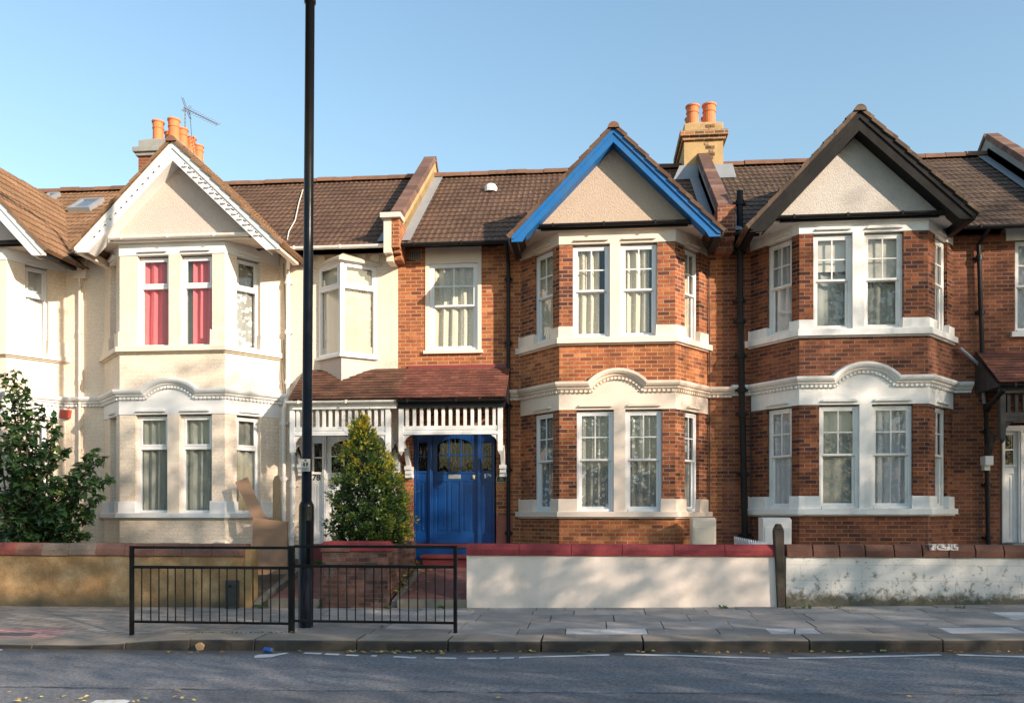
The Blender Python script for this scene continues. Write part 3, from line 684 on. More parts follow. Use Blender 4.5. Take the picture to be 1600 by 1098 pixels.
def entrance(root, fr, mat, m_pane, px, rows, number=None, sides=(True, True), knock=True):
    """front door with arched glazing, and its glazed side panels; px/rows are measured on the wall plane"""
    Y = YW + .13; fc = Face((X(px['L'], Y), Y), (X(px['R'], Y), Y)); u = lambda p: fc.u(p); z = lambda r: Z((px['L'] + px['R']) / 2, r, Y)
    U0, U1 = 0, fc.L; zt, zb = z(rows['top']), z(rows['bot']); a, b = u(px['d0']), u(px['d1']); w = .07
    f = MB(); f.ubox(fc, U0, U0 + .05, zb, zt, -.06, .05); f.ubox(fc, U1 - .05, U1, zb, zt, -.06, .05); f.ubox(fc, U0 + .05, U1 - .05, zt - .11, zt, -.06, .05)
    f.ubox(fc, a - .075, a, zb, zt - .11, -.06, .06); f.ubox(fc, b, b + .075, zb, zt - .11, -.06, .06); f.ubox(fc, a - .045, a - .03, zb, zt - .11, .05, .075); f.ubox(fc, b + .03, b + .045, zb, zt - .11, .05, .075)
    F_ = f.build('door_frame', mat, root, bevel=.006)
    def leaf(name, x0, x1, g0, g1, gz0, gz1, nx, npan, arch):
        mb = MB(); th = zt - .115; o0, o1 = -.03, .015
        zl = gz0 - .07; zr = z(rows['p0']) + .02; pz0 = z(rows['p1']); pz1 = z(rows['p0'])
        mb.ubox(fc, x0 + .003, g0, gz0, th, o0, o1); mb.ubox(fc, g1, x1 - .003, gz0, th, o0, o1)
        if arch:
            n = 12; pts = [(g0, th), (g1, th), (g1, gz1 - arch)] + [(g1 - (g1 - g0) * k / n, gz1 - arch + arch * math.sin(math.pi * (k / n)) ** .7) for k in range(1, n)] + [(g0, gz1 - arch)]
            # the head is split so that each piece stays convex enough
            for k in range(n):
                ua, ub = g1 - (g1 - g0) * k / n, g1 - (g1 - g0) * (k + 1) / n; za_, zb_ = [gz1 - arch + (arch * max(0, math.sin(math.pi * (q / n))) ** .6) for q in (k, k + 1)]
                mb.ubend(fc, [(ub, zb_), (ua, za_), (ua, th), (ub, th)], o0, o1)
        else: mb.ubox(fc, g0, g1, gz1, th, o0, o1)
        mb.ubox(fc, x0 + .003, x1 - .003, zb + .01, gz0, o0, o1 - .014)
        mb.ubox(fc, x0 + .003, x1 - .003, pz1, gz0, o1 - .014, o1); mb.ubox(fc, x0 + .003, x1 - .003, zb + .01, pz0, o1 - .014, o1)
        mb.ubox(fc, x0 + .003, x1 - .003, gz0 - .045, gz0 - .01, o1, o1 + .016)
        st = .07; L = (x1 - x0 - st * 2); pw = L / npan
        for i in range(npan + 1):
            c = x0 + st + pw * i; l, r = (x0 + .003, x0 + st) if i == 0 else ((x1 - st, x1 - .003) if i == npan else (c - .028, c + .028)); mb.ubox(fc, l, r, pz0, pz1, o1 - .014, o1)
        for i in range(npan):
            l, r = (x0 + st if i == 0 else x0 + st + pw * i + .028), (x1 - st if i == npan - 1 else x0 + st + pw * (i + 1) - .028)
            mb.ubox(fc, l + .035, r - .035, pz0 + .05, pz1 - .05, o1 - .014, o1 - .004)
        for i in range(1, nx): 
            c = g0 + (g1 - g0) * i / nx; mb.ubox(fc, c - .013, c + .013, gz0, gz1 - (.0 if not arch else .01), o0 + .005, o1 - .004)
        zm = gz0 + (gz1 - gz0) * .50; mb.ubox(fc, g0, g1, zm - .013, zm + .013, o0 + .005, o1 - .006)
        d = mb.build(name, mat, root, bevel=.004)
        p = MB(); p.poly([fc.pt(g0, gz0, -.012), fc.pt(g1, gz0, -.012), fc.pt(g1, gz1 + .03, -.012), fc.pt(g0, gz1 + .03, -.012)]); p.build('pane', m_pane, d)
        # lead cames
        lc = MB(); nn = nx if nx > 1 else 1
        for i in range(nn):
            for j in (0, 1):
                l = g0 + (g1 - g0) * i / nn; r = g0 + (g1 - g0) * (i + 1) / nn; lo, hi = gz0 + (gz1 - gz0) * j * .5, gz0 + (gz1 - gz0) * (j + 1) * .5; c = (l + r) / 2; m_ = (lo + hi) / 2; q = .004
                for (ax, az, bx, bz) in ((l + .04, lo + .03, l + .04, hi - .03), (r - .04, lo + .03, r - .04, hi - .03), (l, m_, c - .03, m_), (c + .03, m_, r, m_), (c, lo, c, m_ - .06), (c, m_ + .06, c, hi), (c - .03, m_, c, m_ + .06), (c, m_ + .06, c + .03, m_), (c - .03, m_, c, m_ - .06), (c, m_ - .06, c + .03, m_)):
                    lc.tube([fc.pt(ax, az, -.008), fc.pt(bx, bz, -.008)], q, 4)
        lc.build('lead_came', m_came, d)
        return d
    D = leaf('door', a, b, u(px['g0']), u(px['g1']), z(rows['g1']), z(rows['g0']), 3, 3, .14)
    sp = []
    if sides[0]: sp.append(leaf('side_panel', U0 + .05, a - .075, u(px['s0']), u(px['s1']), z(rows['h1']), z(rows['h0']), 1, 1, 0))
    if sides[1]: sp.append(leaf('side_panel', b + .075, U1 - .05, u(px['s2']), u(px['s3']), z(rows['h1']), z(rows['h0']), 1, 1, 0))
    return fc, D, sp, zb, zt
# ------------------------------------------------------------------ the terrace
XLA, XAC, XCD, XDR = X(128, YW), X(622, YW), X(1128, YW), 8.68
XL0 = XLA - 6.45
def rows(cx, **kw): return {k: Z(cx, v, YB) for k, v in kw.items()}

# ---- cream house, number 78
A = thing('terraced_house', 'cream painted terraced house with white barge boards, small triangular bay over a white front door', 'house', ((XLA + XAC) / 2, YW, .6), 'terraced houses in the row')
zA = rows(268, bandt1=378, bandb1=398, pier1=517, sill1=541, sillb1=549, cornb=624, bandt0=623.9, bandb0=647, pier0=783, sill0=801, sillb0=808)
planA = [(X(163, YW), YW), (X(187, YB), YB), (X(351.5, YB), YB), (X(436, YW), YW)]
FLa, FRa = Face(planA[0], planA[1]), Face(planA[2], planA[3])
N1 = (c_net, 0, 1, 0, .03, .16)
SA = dict(name='A', plan=planA, brick=m_cream, trim=m_cream_flat, trim0=m_white_band, band=m_white_band, corn=m_white_band, mull=m_cream_flat, z=zA, win1=[(214.5, 264), (282, 331.5)], win0=[(211.5, 262), (280.5, 331)],
          uL=(FLa.L * .38, FLa.L * .80), uR=(FRa.u(370), FRa.u(407)), rail=.67, style='casement', frame=m_upvc, recess=.10, ext=(.62, .22), archpx=267.5, archw=.47, rise=.21,
          curt1=[[(c_red, .2, 1, 0, .03, .2)], [(c_red, .04, .8, 0, .035, .17), (c_blind_d, 0, 1, 0, .004, .4)], [(c_red, .28, .95, 0, .035, .17), (c_blind_d, 0, 1, 0, .004, .4)], [(c_lace, 0, 1, 0, .02, .3)]],
          curt0=[[N1], [(c_net, 0, 1, 0, .035, .15), (c_blind_d, 0, 1, 0, .004, .4)], [(c_net, 0, 1, 0, .03, .19), (c_blind_d, 0, 1, 0, .004, .4)], [(c_net, .2, 1, 0, .03, .2)]])
bay(A, SA)
xaA = X(269.6, YG)
gable(A, xaA, xaA - X(117, YG), X(437, YG) - xaA, Z(269.6, 221, YG), Z(117, 387, YG), Z(437, 381, YG), .35, m_wood_white, m_tileA, m_pebA, m_cream_flat, m_gutter_w, Z(269, 368, 14.93), deco='holes', m_ridge=m_ridge)
# wall to the right of the bay: triangular bay window, door opening
wA = MB(); fA = Face((XLA, YW), (XAC, YW)); U = lambda x: x - XLA
dLA, dRA = X(480, YW), X(613, YW); zdt, zdb = Z(545, 671, YW), Z(545, 850, YW)
oL, oR = X(498, YW), X(588, YW); oz0, oz1 = Z(540, 551, YW), Z(540, 407, YW)
wall_face(wA, fA, 0, U(planA[0][0]), .2, 6.55, []); wA.build('front_wall', m_cream, A); wA = MB()
wall_face(wA, fA, U(planA[3][0]), U(XAC), .2, 6.55, [(U(dLA), U(dRA), zdb, zdt + .02), (U(oL) + .08, U(oR) - .08, oz0 + .1, oz1 - .1)])
wA.build('front_wall', m_cream, A)
q = MB(); q.box(X(121, YW), X(131, YW), YW - .035, YW + .02, 1.0, 6.35); q.box(XLA - .12, XLA + .14, YW - .10, YW, 6.2, 6.6); q.build('pilaster', m_cream_flat, A)
co_ = MB()
for i in range(7):                  # stepped brick corbels under the eaves
    x = X(455, YW) + i * .27
    if x < XAC - .2: co_ = MB(); co_.box(x, x + .16, YW - .05 - .012 * (i % 2), YW, 6.36, 6.52); co_.box(x + .03, x + .12, YW - .035, YW, 6.28, 6.36); co_.build('eaves_corbel', m_cream_flat, A)
# triangular bay window
oa = V(((oL + oR) / 2, YW - .42)); of1, of2 = Face((oL, YW), oa), Face(oa, (oR, YW)); zo0, zo1 = Z(533, 553, YW - .4), Z(533, 409, YW - .4)
ztr = Z(560, 449, YW - .2)
o_ = MB(); o_.ring([(oL, YW), oa, (oR, YW)], zo0 - .05, zo0, .05, .2, ext=.05); osl = o_.build('window_sill', m_upvc, A); o_ = MB(); o_.ring([(oL, YW), oa, (oR, YW)], zo1, zo1 + .06, .05, .2, ext=.03); orl = o_.build('oriel_head', m_upvc, A)
for fc, u0, u1 in ((of1, .0, of1.L - .02), (of2, .02, of2.L)):
    window(A, fc, u0, u1, zo0, zo1, ztr, 'casement', m_upvc, [(c_pale if fc is of2 else c_blind, 0, 1, 0, .006, .3)], seed=3, recess=.0)
o_ = MB(); o_.ring([of1.p2(of1.L - .05), oa, of2.p2(.05)], zo0, zo1, .012, .06); o_.build('corner_post', m_upvc, orl)
o_ = MB(); o_.ring([(oL, YW), oa, (oR, YW)], 3.7, zo0 - .052, -.02, .2); o_.build('oriel_base', m_pebA, A)
o_ = MB(); t0 = V((oa.x, YW, zo1 + .24)); e = [V((oL - .12, YW, zo1 + .06)), V((oa.x, oa.y - .13, zo1 + .06)), V((oR + .12, YW, zo1 + .06))]; rd = V((oa.x, YW - .25, zo1 + .22))
for a_, b_ in ((e[0], e[1]), (e[1], e[2])):
    o_.poly([a_, b_, rd]); o_.poly([a_, b_, b_ + V((0, 0, -.05)), a_ + V((0, 0, -.05))])
o_.poly([e[0], rd, t0]); o_.poly([rd, e[2], t0]); o_.poly([v + V((0, 0, -.05)) for v in e]); o_.build('oriel_roof', plain('oriel roof cement', (.55, .47, .36), .8, .15, 4, 20, .006), A)
# door
fcA, dA, spA, _, _ = entrance(A, None, m_wood_white, m_leaded, dict(L=484, R=613, d0=511, d1=583, g0=518, g1=576, s0=491, s1=503.5, s2=590, s3=602), dict(top=672, bot=850, g0=687, g1=738, h0=692, h1=737, p0=752, p1=831))
text('78', .165, fcA.pt(fcA.u(495), Z(493.5, 746, YW + .13), .025), m_num, spA[0])
q = MB(); q.ubox(fcA, fcA.u(502.5), fcA.u(506), Z(502, 750, YW), Z(502, 742, YW), .015, .04); q.build('door_bell', m_metal, spA[0])
q = MB(); q.ubox(fcA, fcA.u(536), fcA.u(552), Z(545, 748, YW), Z(545, 741, YW), .015, .03); q.build('letter_box', m_metal, dA)
# porch roof halves share one slope
ZPE, ZPT = Z(620, 623, 15.0), Z(620, 577, YW); PB = V((0, .9, ZPT - ZPE)); PL = PB.length; PB.normalize(); PN = V((0, -PB.z, PB.y))
def porch(root, x0, x1, mat, seed, m_fascia, m_gut, m_scr, n, x0s=None, x1s=None, flash=False, zdrop=0, drop=.42, dz=0):
    plain_tiles((x0, 14.97, ZPE + .01 + dz), (1, 0, 0), PB, PN, x1 - x0, PL + .05, seed=seed).build('porch_roof', mat, root)
    f = MB(); f.box(x0 + .02, x1 - .01, 15.02, 15.05, ZPE - .17 + dz, ZPE - .02 + dz); f.box(x0 + .02, x1 - .01, 15.06, YW, ZPE - .05 + dz, ZPE - .03 + dz)
    f.prism([(x0, 15.0, ZPE - .06 + dz), (x0, YW, ZPT - .06 + dz), (x0, YW, ZPE - .06 + dz)], (.05, 0, 0)); f.prism([(x1 - .05, 15.0, ZPE - .06 + dz), (x1 - .05, YW, ZPT - .06 + dz), (x1 - .05, YW, ZPE - .06 + dz)], (.05, 0, 0)); f.build('porch_fascia', m_fascia, root)
    gutter(root, x0 - .03, x1 + .02, 14.94, ZPE - .03 + dz, m_gut, .045)
    a, b = x0s or x0, x1s or x1
    screen(root, a, b, Z((620), 631, 15.06) + dz, 0, Z(620, 672, 15.06) + dz, n, m_scr, drop)
    if flash:
        f = MB(); f.box(x0 + .02, x1, YW - .03, YW, ZPT - .02 + dz, ZPT + .06 + dz); f.build('flashing', m_red_paint, root)
porch(A, X(451, 15), X(619.5, 15), m_ptileA, 1, m_wood_white, m_gutter_w, m_wood_white, 14, X(453, 15.06), X(609.5, 15.06))
bracket(A, X(461, 15.4), 15.15, Z(461, 672, 15.2), Z(470, 730, YW), m_wood_white); bracket(A, X(613.5, 15.4), 15.15, Z(613, 668, 15.2), Z(613, 726, YW), m_wood_white)
gutter(A, X(441, 15.5), XAC - .16, 15.5, ZE - .08, m_gutter_w)
downpipe(A, [(X(459, YW), 15.52, 6.5), (X(459, YW), 15.6, 6.42), (X(452, YW), 15.82, 6.25), (X(452, YW), 15.82, Z(452, 625, YW) + .1), (X(446, YW), 15.82, Z(446, 640, YW)), (X(446, YW), 15.82, .8)], m_gutter_w, .04)
downpipe(A, [(X(455, 15.6), 15.8, Z(455, 660, 15.8)), (X(455, 15.8), 15.8, .8)], m_wood_white, .045)
downpipe(A, [(X(128, YW), YW - .08, 6.3), (X(128, YW), YW - .08, 3.0), (X(127, YW), YW - .08, .8)], m_cream_flat, .022)
rA = main_roof(A, XLA, XAC - .12, m_tile, m_ridge)
rL_over = None
q = MB()                            # step up to the white door
q.box(dLA + .05, dRA - .05, 15.45, YW + .2, .5, zdb); q.build('door_step', m_red_paint, A)
# roof windows
def rooflight(root, px0, px1, py0, py1):
    def onroof(px, py):
        r = ray(px); k = (800 - py) / FPX        # z = EYE + k t, y = r1 t
        t = (roof_z(0) - EYE) / (k - r[1] * (ZR - ZE) / (YR - YE)); return V((r[0] * t, r[1] * t, EYE + k * t))
    c = onroof((px0 + px1) / 2, (py0 + py1) / 2); w = (px1 - px0) / 1300 * c.y / 2 * .8; h = .36
    up = V((0, BU.y, BU.z)); W = V((1, 0, 0)); o = c + NU * .06
    m = MB(); fw = .07
    for a0, a1, b0, b1 in ((-w, w, -h, -h + fw), (-w, w, h - fw, h), (-w, -w + fw, -h + fw, h - fw), (w - fw, w, -h + fw, h - fw)):
        m.hexa([o + W * a0 + up * b0 - NU * .06, o + W * a1 + up * b0 - NU * .06, o + W * a1 + up * b1 - NU * .06, o + W * a0 + up * b1 - NU * .06, o + W * a0 + up * b0 + NU * .05, o + W * a1 + up * b0 + NU * .05, o + W * a1 + up * b1 + NU * .05, o + W * a0 + up * b1 + NU * .05])
    fo = m.build('roof_window', m_lead, root)
    g = MB(); g.hexa([o + W * a + up * b + NU * z_ for z_ in (.0, .02) for a, b in ((-w + fw, -h + fw), (w - fw, -h + fw), (w - fw, h - fw), (-w + fw, h - fw))]); g.build('pane', m_skyglass, fo)
mm, n_, b_, _o = nt('roof window glass'); b_.inputs['Base Color'].default_value = (.10, .14, .18, 1); b_.inputs['Roughness'].default_value = .03; b_.inputs['Specular IOR Level'].default_value = 1; m_skyglass = mm
# chimney on the left party wall
def chimney(root, x0, x1, y0, y1, ztop, mat, capmat, pots, zb=8.0, top=None):
    m = MB(); m.box(x0, x1, y0, y1, zb, ztop - .42); o = m.build('chimney', mat, root)
    m = MB(); m.box(x0 - .05, x1 + .05, y0 - .05, y1 + .05, ztop - .42, ztop - .34); m.box(x0 - .10, x1 + .10, y0 - .10, y1 + .10, ztop - .34, ztop - .22); m.build('chimney_cap', capmat, o, bevel=.015); m = MB(); m.box(x0 + .0, x1 - .0, y0 + .0, y1 - .0, ztop - .22, ztop - .03); m.hexa([(x0 + .02, y0 + .02, ztop - .03), (x1 - .02, y0 + .02, ztop - .03), (x1 - .02, y1 - .02, ztop - .03), (x0 + .02, y1 - .02, ztop - .03), (x0 + .12, y0 + .12, ztop + .04), (x1 - .12, y0 + .12, ztop + .04), (x1 - .12, y1 - .12, ztop + .04), (x0 + .12, y1 - .12, ztop + .04)])
    m.build('flaunching', top or capmat, o, bevel=.015)
    for x, y, h, r in pots:
        m = MB(); pot(m, x, y, ztop, r, h); m.build('chimney_pot', m_terracotta, o, smooth=False)
    return o
chA = chimney(A, XLA - .34, XLA + .62, 18.6, 20.3, Z(240, 219, 18.7), m_brickD, m_slate, [(-10.25, 18.85, .50, .125), (-10.22, 19.35, .46, .12), (-10.2, 19.8, .46, .12), (-9.86, 18.85, .53, .13), (-9.83, 19.2, .46, .125), (-9.81, 19.58, .42, .12), (-9.79, 19.95, .38, .115)], zb=8.2)
# aerial
ax, ay = X(289, 19.3), 19.3; za0, za1 = Z(289, 222, 19.3), Z(289, 167, 19.3)
m = MB(); m.tube([(ax, ay, za0 - .6), (ax + .01, ay, za1)], .016, 6); d = V((X(341, 19.0) - ax, -.25, Z(341, 192, 19.0) - za1)); p0 = V((ax - .03, ay, za1 - .02)); m.tube([p0, p0 + d], .012, 6); sd = V((.25, 1, .12)).normalized()
for i in range(13):
    c = p0 + d * (.10 + .90 * i / 12); L = .15 - .004 * i; m.tube([c - sd * L + V((0, 0, -L * .55)), c + sd * L + V((0, 0, L * .55))], .006, 5)
for s in (-1, 1):
    for k in (0, .05): m.tube([p0 + d * (.06 + k) + V((0, -.05, s * .02)), p0 + d * (.02 + k) + V((.03, -.2, s * .16))], .008, 5); m.tube([p0 + d * (.06 + k) + V((0, .05, s * .02)), p0 + d * (.02 + k) + V((.03, .2, s * .16))], .008, 5)
m.build('aerial', m_aerial, A)
m = MB(); m.tube([V((ax + .12, ay, za1 - .1)), V((ax + .2, ay - .05, za1 - .8)), V((ax + .42, ay - .3, za1 - 1.6)), V((ax + .45, ay - .4, za1 - 2.1))], .008, 5); m.build('cable', m_cable_d, A)
m = MB(); cp = [(474, 300), (468, 320), (462, 348), (452, 366), (446, 382)]
def onroof(px, py):
    r = ray(px); k = (800 - py) / FPX; t = (roof_z(0) - EYE) / (k - r[1] * (ZR - ZE) / (YR - YE)); return V((r[0] * t, r[1] * t, EYE + k * t))
m.tube([onroof(*c) + NU * .05 for c in cp[:-1]] + [V((X(446, 15.5), 15.5, 6.5))], .012, 6); m.build('cable', m_cable, A)
m = MB(); m.tube([(X(444, YW), YW - .03, 6.4), (X(448, YW), YW - .05, 5.2), (X(445, YW), YW - .05, 4.3), (X(449, YW), YW - .06, 3.6)], .007, 5); m.tube([(X(444, YW), YW - .03, 4.9), (X(441, YW), YW - .04, 4.2), (X(447, YW), YW - .05, 3.5)], .006, 5); m.build('cable', m_cable_d, A)
q = MB(); q.prism([(X(97, YW), YW - .12, Z(97, 654, YW)), (X(111, YW), YW - .12, Z(97, 654, YW)), (X(113, YW), YW - .12, Z(97, 641, YW)), (X(99, YW), YW - .12, Z(97, 641, YW))], (0, .12, 0)); q.build('alarm_box', m_alarm, A, bevel=.01)
q = MB(); q.box(X(121, YW), X(131, YW), YW - .03, YW + .01, Z(125, 421, YW), Z(125, 410, YW)); q.build('air_vent', m_black, A)
body(A, XLA, XAC, m_cream, (0, 0))

# ---- brick house, number 76, blue barge boards
C = thing('terraced_house', 'orange brick terraced house with blue barge boards, blue front door and cream trim', 'house', ((XAC + XCD) / 2, YW, .6), 'terraced houses in the row')
zC = rows(965, bandt1=357, bandb1=380, pier1=509, sill1=527, sillb1=536, cornb=613, bandt0=612.9, bandb0=639.5, pier0=779, sill0=799, sillb0=807)
planC = [(X(814, YW), YW), (X(874, YB), YB), (X(1055, YB), YB), (X(1105, YW), YW)]
FLc, FRc = Face(planC[0], planC[1]), Face(planC[2], planC[3])
D1 = lambda a, b: (c_dots, a, b, 0, .03, .15)
L1 = lambda a, b: (c_lace, a, b, 0, .034, .15)
SC = dict(name='C', plan=planC, brick=m_brickC, pier=m_pierC, trim=m_trimC, z=zC, win1=[(894.8, 953), (969.4, 1027)], win0=[(901, 959), (977, 1034.5)],
          uL=(FLc.u(834), FLc.u(864)), uR=(FRc.u(1070), FRc.u(1092)), rail=.50, style='sash', frame=m_upvc, ext=(.35, .45), archpx=964.5, archw=.44, rise=.23,
          curt1=[[D1(0, 1)], [D1(0, .72)], [D1(0, .8)], [D1(0, 1)]], curt0=[[L1(0, 1)], [L1(0, 1)], [L1(0, 1)], [L1(0, 1)]])
bay(C, SC)
xaC = X(958.5, YG)
gable(C, xaC, xaC - X(799, YG), X(1126, YG) - xaC, Z(958.5, 200, YG), Z(799, 370, YG), Z(1126, 361, YG), .245, m_blue_barge, m_tile, m_pebC, m_trimC, m_black, Z(958, 348, 14.93), m_ridge=m_ridge)
wC = MB(); fC = Face((XAC, YW), (XCD, YW)); U = lambda x: x - XAC
dLC, dRC = X(645, YW), X(775, YW); zdtC, zdbC = Z(710, 667, YW), Z(710, 849, YW)
wx0, wx1, wz0, wz1 = X(671, YW), X(746.5, YW), Z(710, 546, YW), Z(710, 411, YW); px0, px1, pz1 = X(664.5, YW), X(752.5, YW), Z(710, 386, YW)
wall_face(wC, fC, 0, U(planC[0][0]), .2, 6.55, [(U(dLC), U(dRC), zdbC, zdtC + .02), (U(px0), U(px1), wz0 - .02, pz1)])
wC.build('front_wall', m_brickC, C); wC = MB(); wall_face(wC, fC, U(planC[3][0]), U(XCD), .2, 6.55, [])
wC.build('front_wall', m_brickC, C)
q = MB(); fw = Face((px0, YW), (px1, YW)); q.ubox(fw, .002, fw.L - .002, wz1, pz1 - .002, -.2, .012); q.ubox(fw, .002, wx0 - px0, wz0 - .018, wz1, -.2, .012); q.ubox(fw, fw.L - (px1 - wx1), fw.L - .002, wz0 - .018, wz1, -.2, .012); q.build('window_surround', m_trimC, C)
q = MB(); q.ubox(fw, -.03, fw.L + .03, wz0 - .08, wz0 - .02, -.1, .06); q.build('window_sill', m_trimC, C)
window(C, fw, wx0 - px0, wx1 - px0, wz0 - .015, wz1, wz0 + (wz1 - wz0) * .5, 'sash', m_upvc, [(c_dots, 0, 1, 0, .035, .2)], seed=5, recess=.03)
q = MB(); vx0, vx1, vz0, vz1 = X(640, YW), X(659, YW), Z(650, 406, YW), Z(650, 393, YW); q.box(vx0, vx1, YW - .012, YW + .0, vz0, vz1); vo = q.build('air_vent', m_slate, C)
q = MB()
for i in range(6):
    for j in range(4): q.box(vx0 + .012 + i * .036, vx0 + .034 + i * .036, YW - .016, YW - .010, vz0 + .012 + j * .036, vz0 + .034 + j * .036)
q.build('vent_hole', m_black, vo)
fcC, dC, spC, _, _ = entrance(C, None, m_blue, m_leaded, dict(L=646.5, R=773.5, d0=676.5, d1=745.5, g0=683, g1=739, s0=654, s1=668, s2=753.5, s3=768), dict(top=668, bot=849, g0=685, g1=736, h0=691, h1=735, p0=752, p1=832))
q = MB(); uu = fcC.u; zz = lambda r: Z(710, r, YW + .13); q.ubox(fcC, uu(701), uu(720), zz(748), zz(741), .016, .028); lb = q.build('letter_box', m_metal, dC, bevel=.004)
q = MB(); q.ubox(fcC, uu(704), uu(717), zz(746.3), zz(743), .028, .034); q.build('flap', m_slate, lb)
q = MB(); q.ubox(fcC, uu(739), uu(743), zz(748), zz(742), .016, .03); q.tube([fcC.pt(uu(741), zz(746), .03), fcC.pt(uu(741), zz(746), .06)], .018, 10); q.build('lock', m_gold, dC)
q = MB(); q.ubox(fcC, uu(757), uu(760), zz(747), zz(740), .016, .035); q.build('door_bell', m_wood_white, spC[1])
text('76', .085, fcC.pt(uu(764.5), zz(742.5), .02), m_metal, spC[1])
q = MB(); pl0, pl1, pm0, pm1 = X(775.5, YW), X(791.5, YW), Z(783, 753, YW), Z(783, 744.5, YW); pmid = (pl0 + pl1) / 2
q.prism([(pl0, YW - .02, pm0), (pl1, YW - .02, pm0), (pl1, YW - .02, pm1), (pmid + .06, YW - .02, pm1 + .012), (pmid, YW - .02, pm1 + .03), (pmid - .06, YW - .02, pm1 + .012), (pl0, YW - .02, pm1)], (0, .02, 0)); pq = q.build('house_number_plaque', m_gold, C)
q = MB(); q.box(pl0 + .01, pl1 - .01, YW - .024, YW - .02, pm0 + .01, pm1 - .004); q.prism([(pmid - .07, YW - .024, pm1 - .004), (pmid + .07, YW - .024, pm1 - .004), (pmid, YW - .024, pm1 + .018)], (0, .004, 0)); q.build('plaque_face', m_num, pq)
text('76', .085, (pmid, YW - .028, (pm0 + pm1) / 2 + .004), m_gold, pq)
porch(C, X(619.5, 15) + .003, X(790, 15), m_ptileC, 2, m_black, m_black, m_wood_white, 13, X(623, 15.06), X(785, 15.06), flash=True)
bracket(C, X(632, 15.4), 15.15, Z(632, 668, 15.2), Z(634, 733, YW), m_wood_white); bracket(C, X(783, 15.4), 15.15, Z(783, 668, 15.2), Z(783, 731, YW), m_wood_white)
q = MB(); q.box(dRC + .01, planC[0][0] - .16, YW - .006, YW + .01, .9, zdbC + .55); q.build('painted_dado', plain('thin red wash', (.31, .09, .06), .7, .3, 5, 30, .003, dirt=(.38, .14, .065), dirt_amt=.9), C)
q = MB(); q.box(X(628, 15.5), X(770, 15.5), 15.42, YW + .1, .55, zdbC - .05); q.build('door_step', m_blue, C)
q = MB(); q.box(X(646, 15.5) - .03, X(775, 15.5), 15.39, YW + .1, zdbC - .05, zdbC + .0); q.build('threshold', m_red_paint, C)
q = MB(); q.box(X(660, 15.1), X(775, 15.1), 15.06, 15.418, .45, Z(690, 870, 15.0) - .03); q.box(X(656, 15.0), X(778, 15.0), 15.0, 15.42, Z(690, 870, 15.0) - .03, Z(690, 867, 15.0)); q.build('door_step', m_red_paint, C, bevel=.012)
gutter(C, XAC + .16, X(800, 15.5), 15.5, ZE - .08, m_black, .06)
downpipe(C, [(X(790, 15.5), 15.5, ZE - .12), (X(792, 15.6), 15.55, ZE - .22), (X(795, YW), 15.83, ZE - .40), (X(795, YW), 15.83, .8)], m_black, .037)
q = MB(); q.tube([(X(1107, YW), YW - .03, 6.2), (X(1109, YW), YW - .03, 4.0), (X(1107.5, YW), YW - .03, 1.0)], .011, 5); q.build('cable', m_cable_d, C)
main_roof(C, XAC + .12, XCD - .12, m_tile, m_ridge)
q = MB(); c = onroof(767, 299); q.lathe(c + V((0, 0, -.02)), [(.14, 0), (.14, .10), (.10, .16), (.02, .18)], 12); q.build('roof_vent', m_white_band, C)
pc = party_coping(C, XAC, m_stucco_tan)
q = MB(); q.box(XAC - .15, XAC - .0, 15.36, 15.9, 6.38, Z(624, 342, 15.4)); q.box(XAC - .13, XAC - .0, 15.5, 15.9, 6.26, 6.38); q.build('parapet_pier', m_cream_flat, A)
q = MB(); zc_ = Z(624, 342, 15.4); q.box(XAC, XAC + .15, 15.36, 15.9, 6.48, zc_); q.box(XAC, XAC + .15, 15.46, 15.9, 6.40, 6.48); q.box(XAC, XAC + .15, 15.56, 15.9, 6.30, 6.40); q.build('parapet_pier', m_brickC, C)
q = MB(); q.box(XAC - .20, XAC + .19, 15.28, 15.62, zc_, zc_ + .09); q.build('pier_cap', m_cream_flat, C)
# chimney and party wall towards the next house
pc2 = party_coping(C, XCD, m_slate)
q = MB(); zc_ = Z(1130, 322, 15.4); q.box(XCD - .16, XCD + .16, 15.36, 15.9, 6.56, zc_); q.box(XCD - .16, XCD + .16, 15.46, 15.9, 6.44, 6.56); q.box(XCD - .16, XCD + .16, 15.58, 15.9, 6.30, 6.44); q.build('parapet_pier', brick('brick dark corbel', RED_D, (.3, .22, .16), dark=.55), C)
chC = chimney(C, X(1069, 18.5), X(1130, 18.5), 18.5, 19.8, Z(1098, 190, 18.5), m_stucco_tan, brick('chimney cap brick', [(0, (.12, .07, .04)), (.5, (.36, .14, .06)), (1, (.45, .2, .09))], (.4, .33, .2), spots=(.25, .2, .1)), [(X(1082, 18.75), 18.75, .46, .135), (X(1108, 18.75), 18.75, .47, .14), (X(1082, 18.75) + .02, 19.25, .42, .12), (X(1108, 18.75) + .02, 19.25, .42, .12)], zb=8.0, top=m_stucco_tan)
q = MB(); rr_ = random.Random(4)
for j in range(12):
    z0 = Z(1105, 260, 18.5) + j * .077
    for i in range(2):
        if rr_.random() < .85: q.box(X(1101, 18.5) + i * .10 + (j % 2) * .03, X(1101, 18.5) + i * .10 + .085 + (j % 2) * .03, 18.488, 18.5, z0, z0 + .06, rr_.random())
q.build('bare_brick_patch', attr_tile('sooty brick', [(0, (.05, .035, .025)), (.6, (.2, .1, .05)), (1, (.4, .28, .16))]), chC)
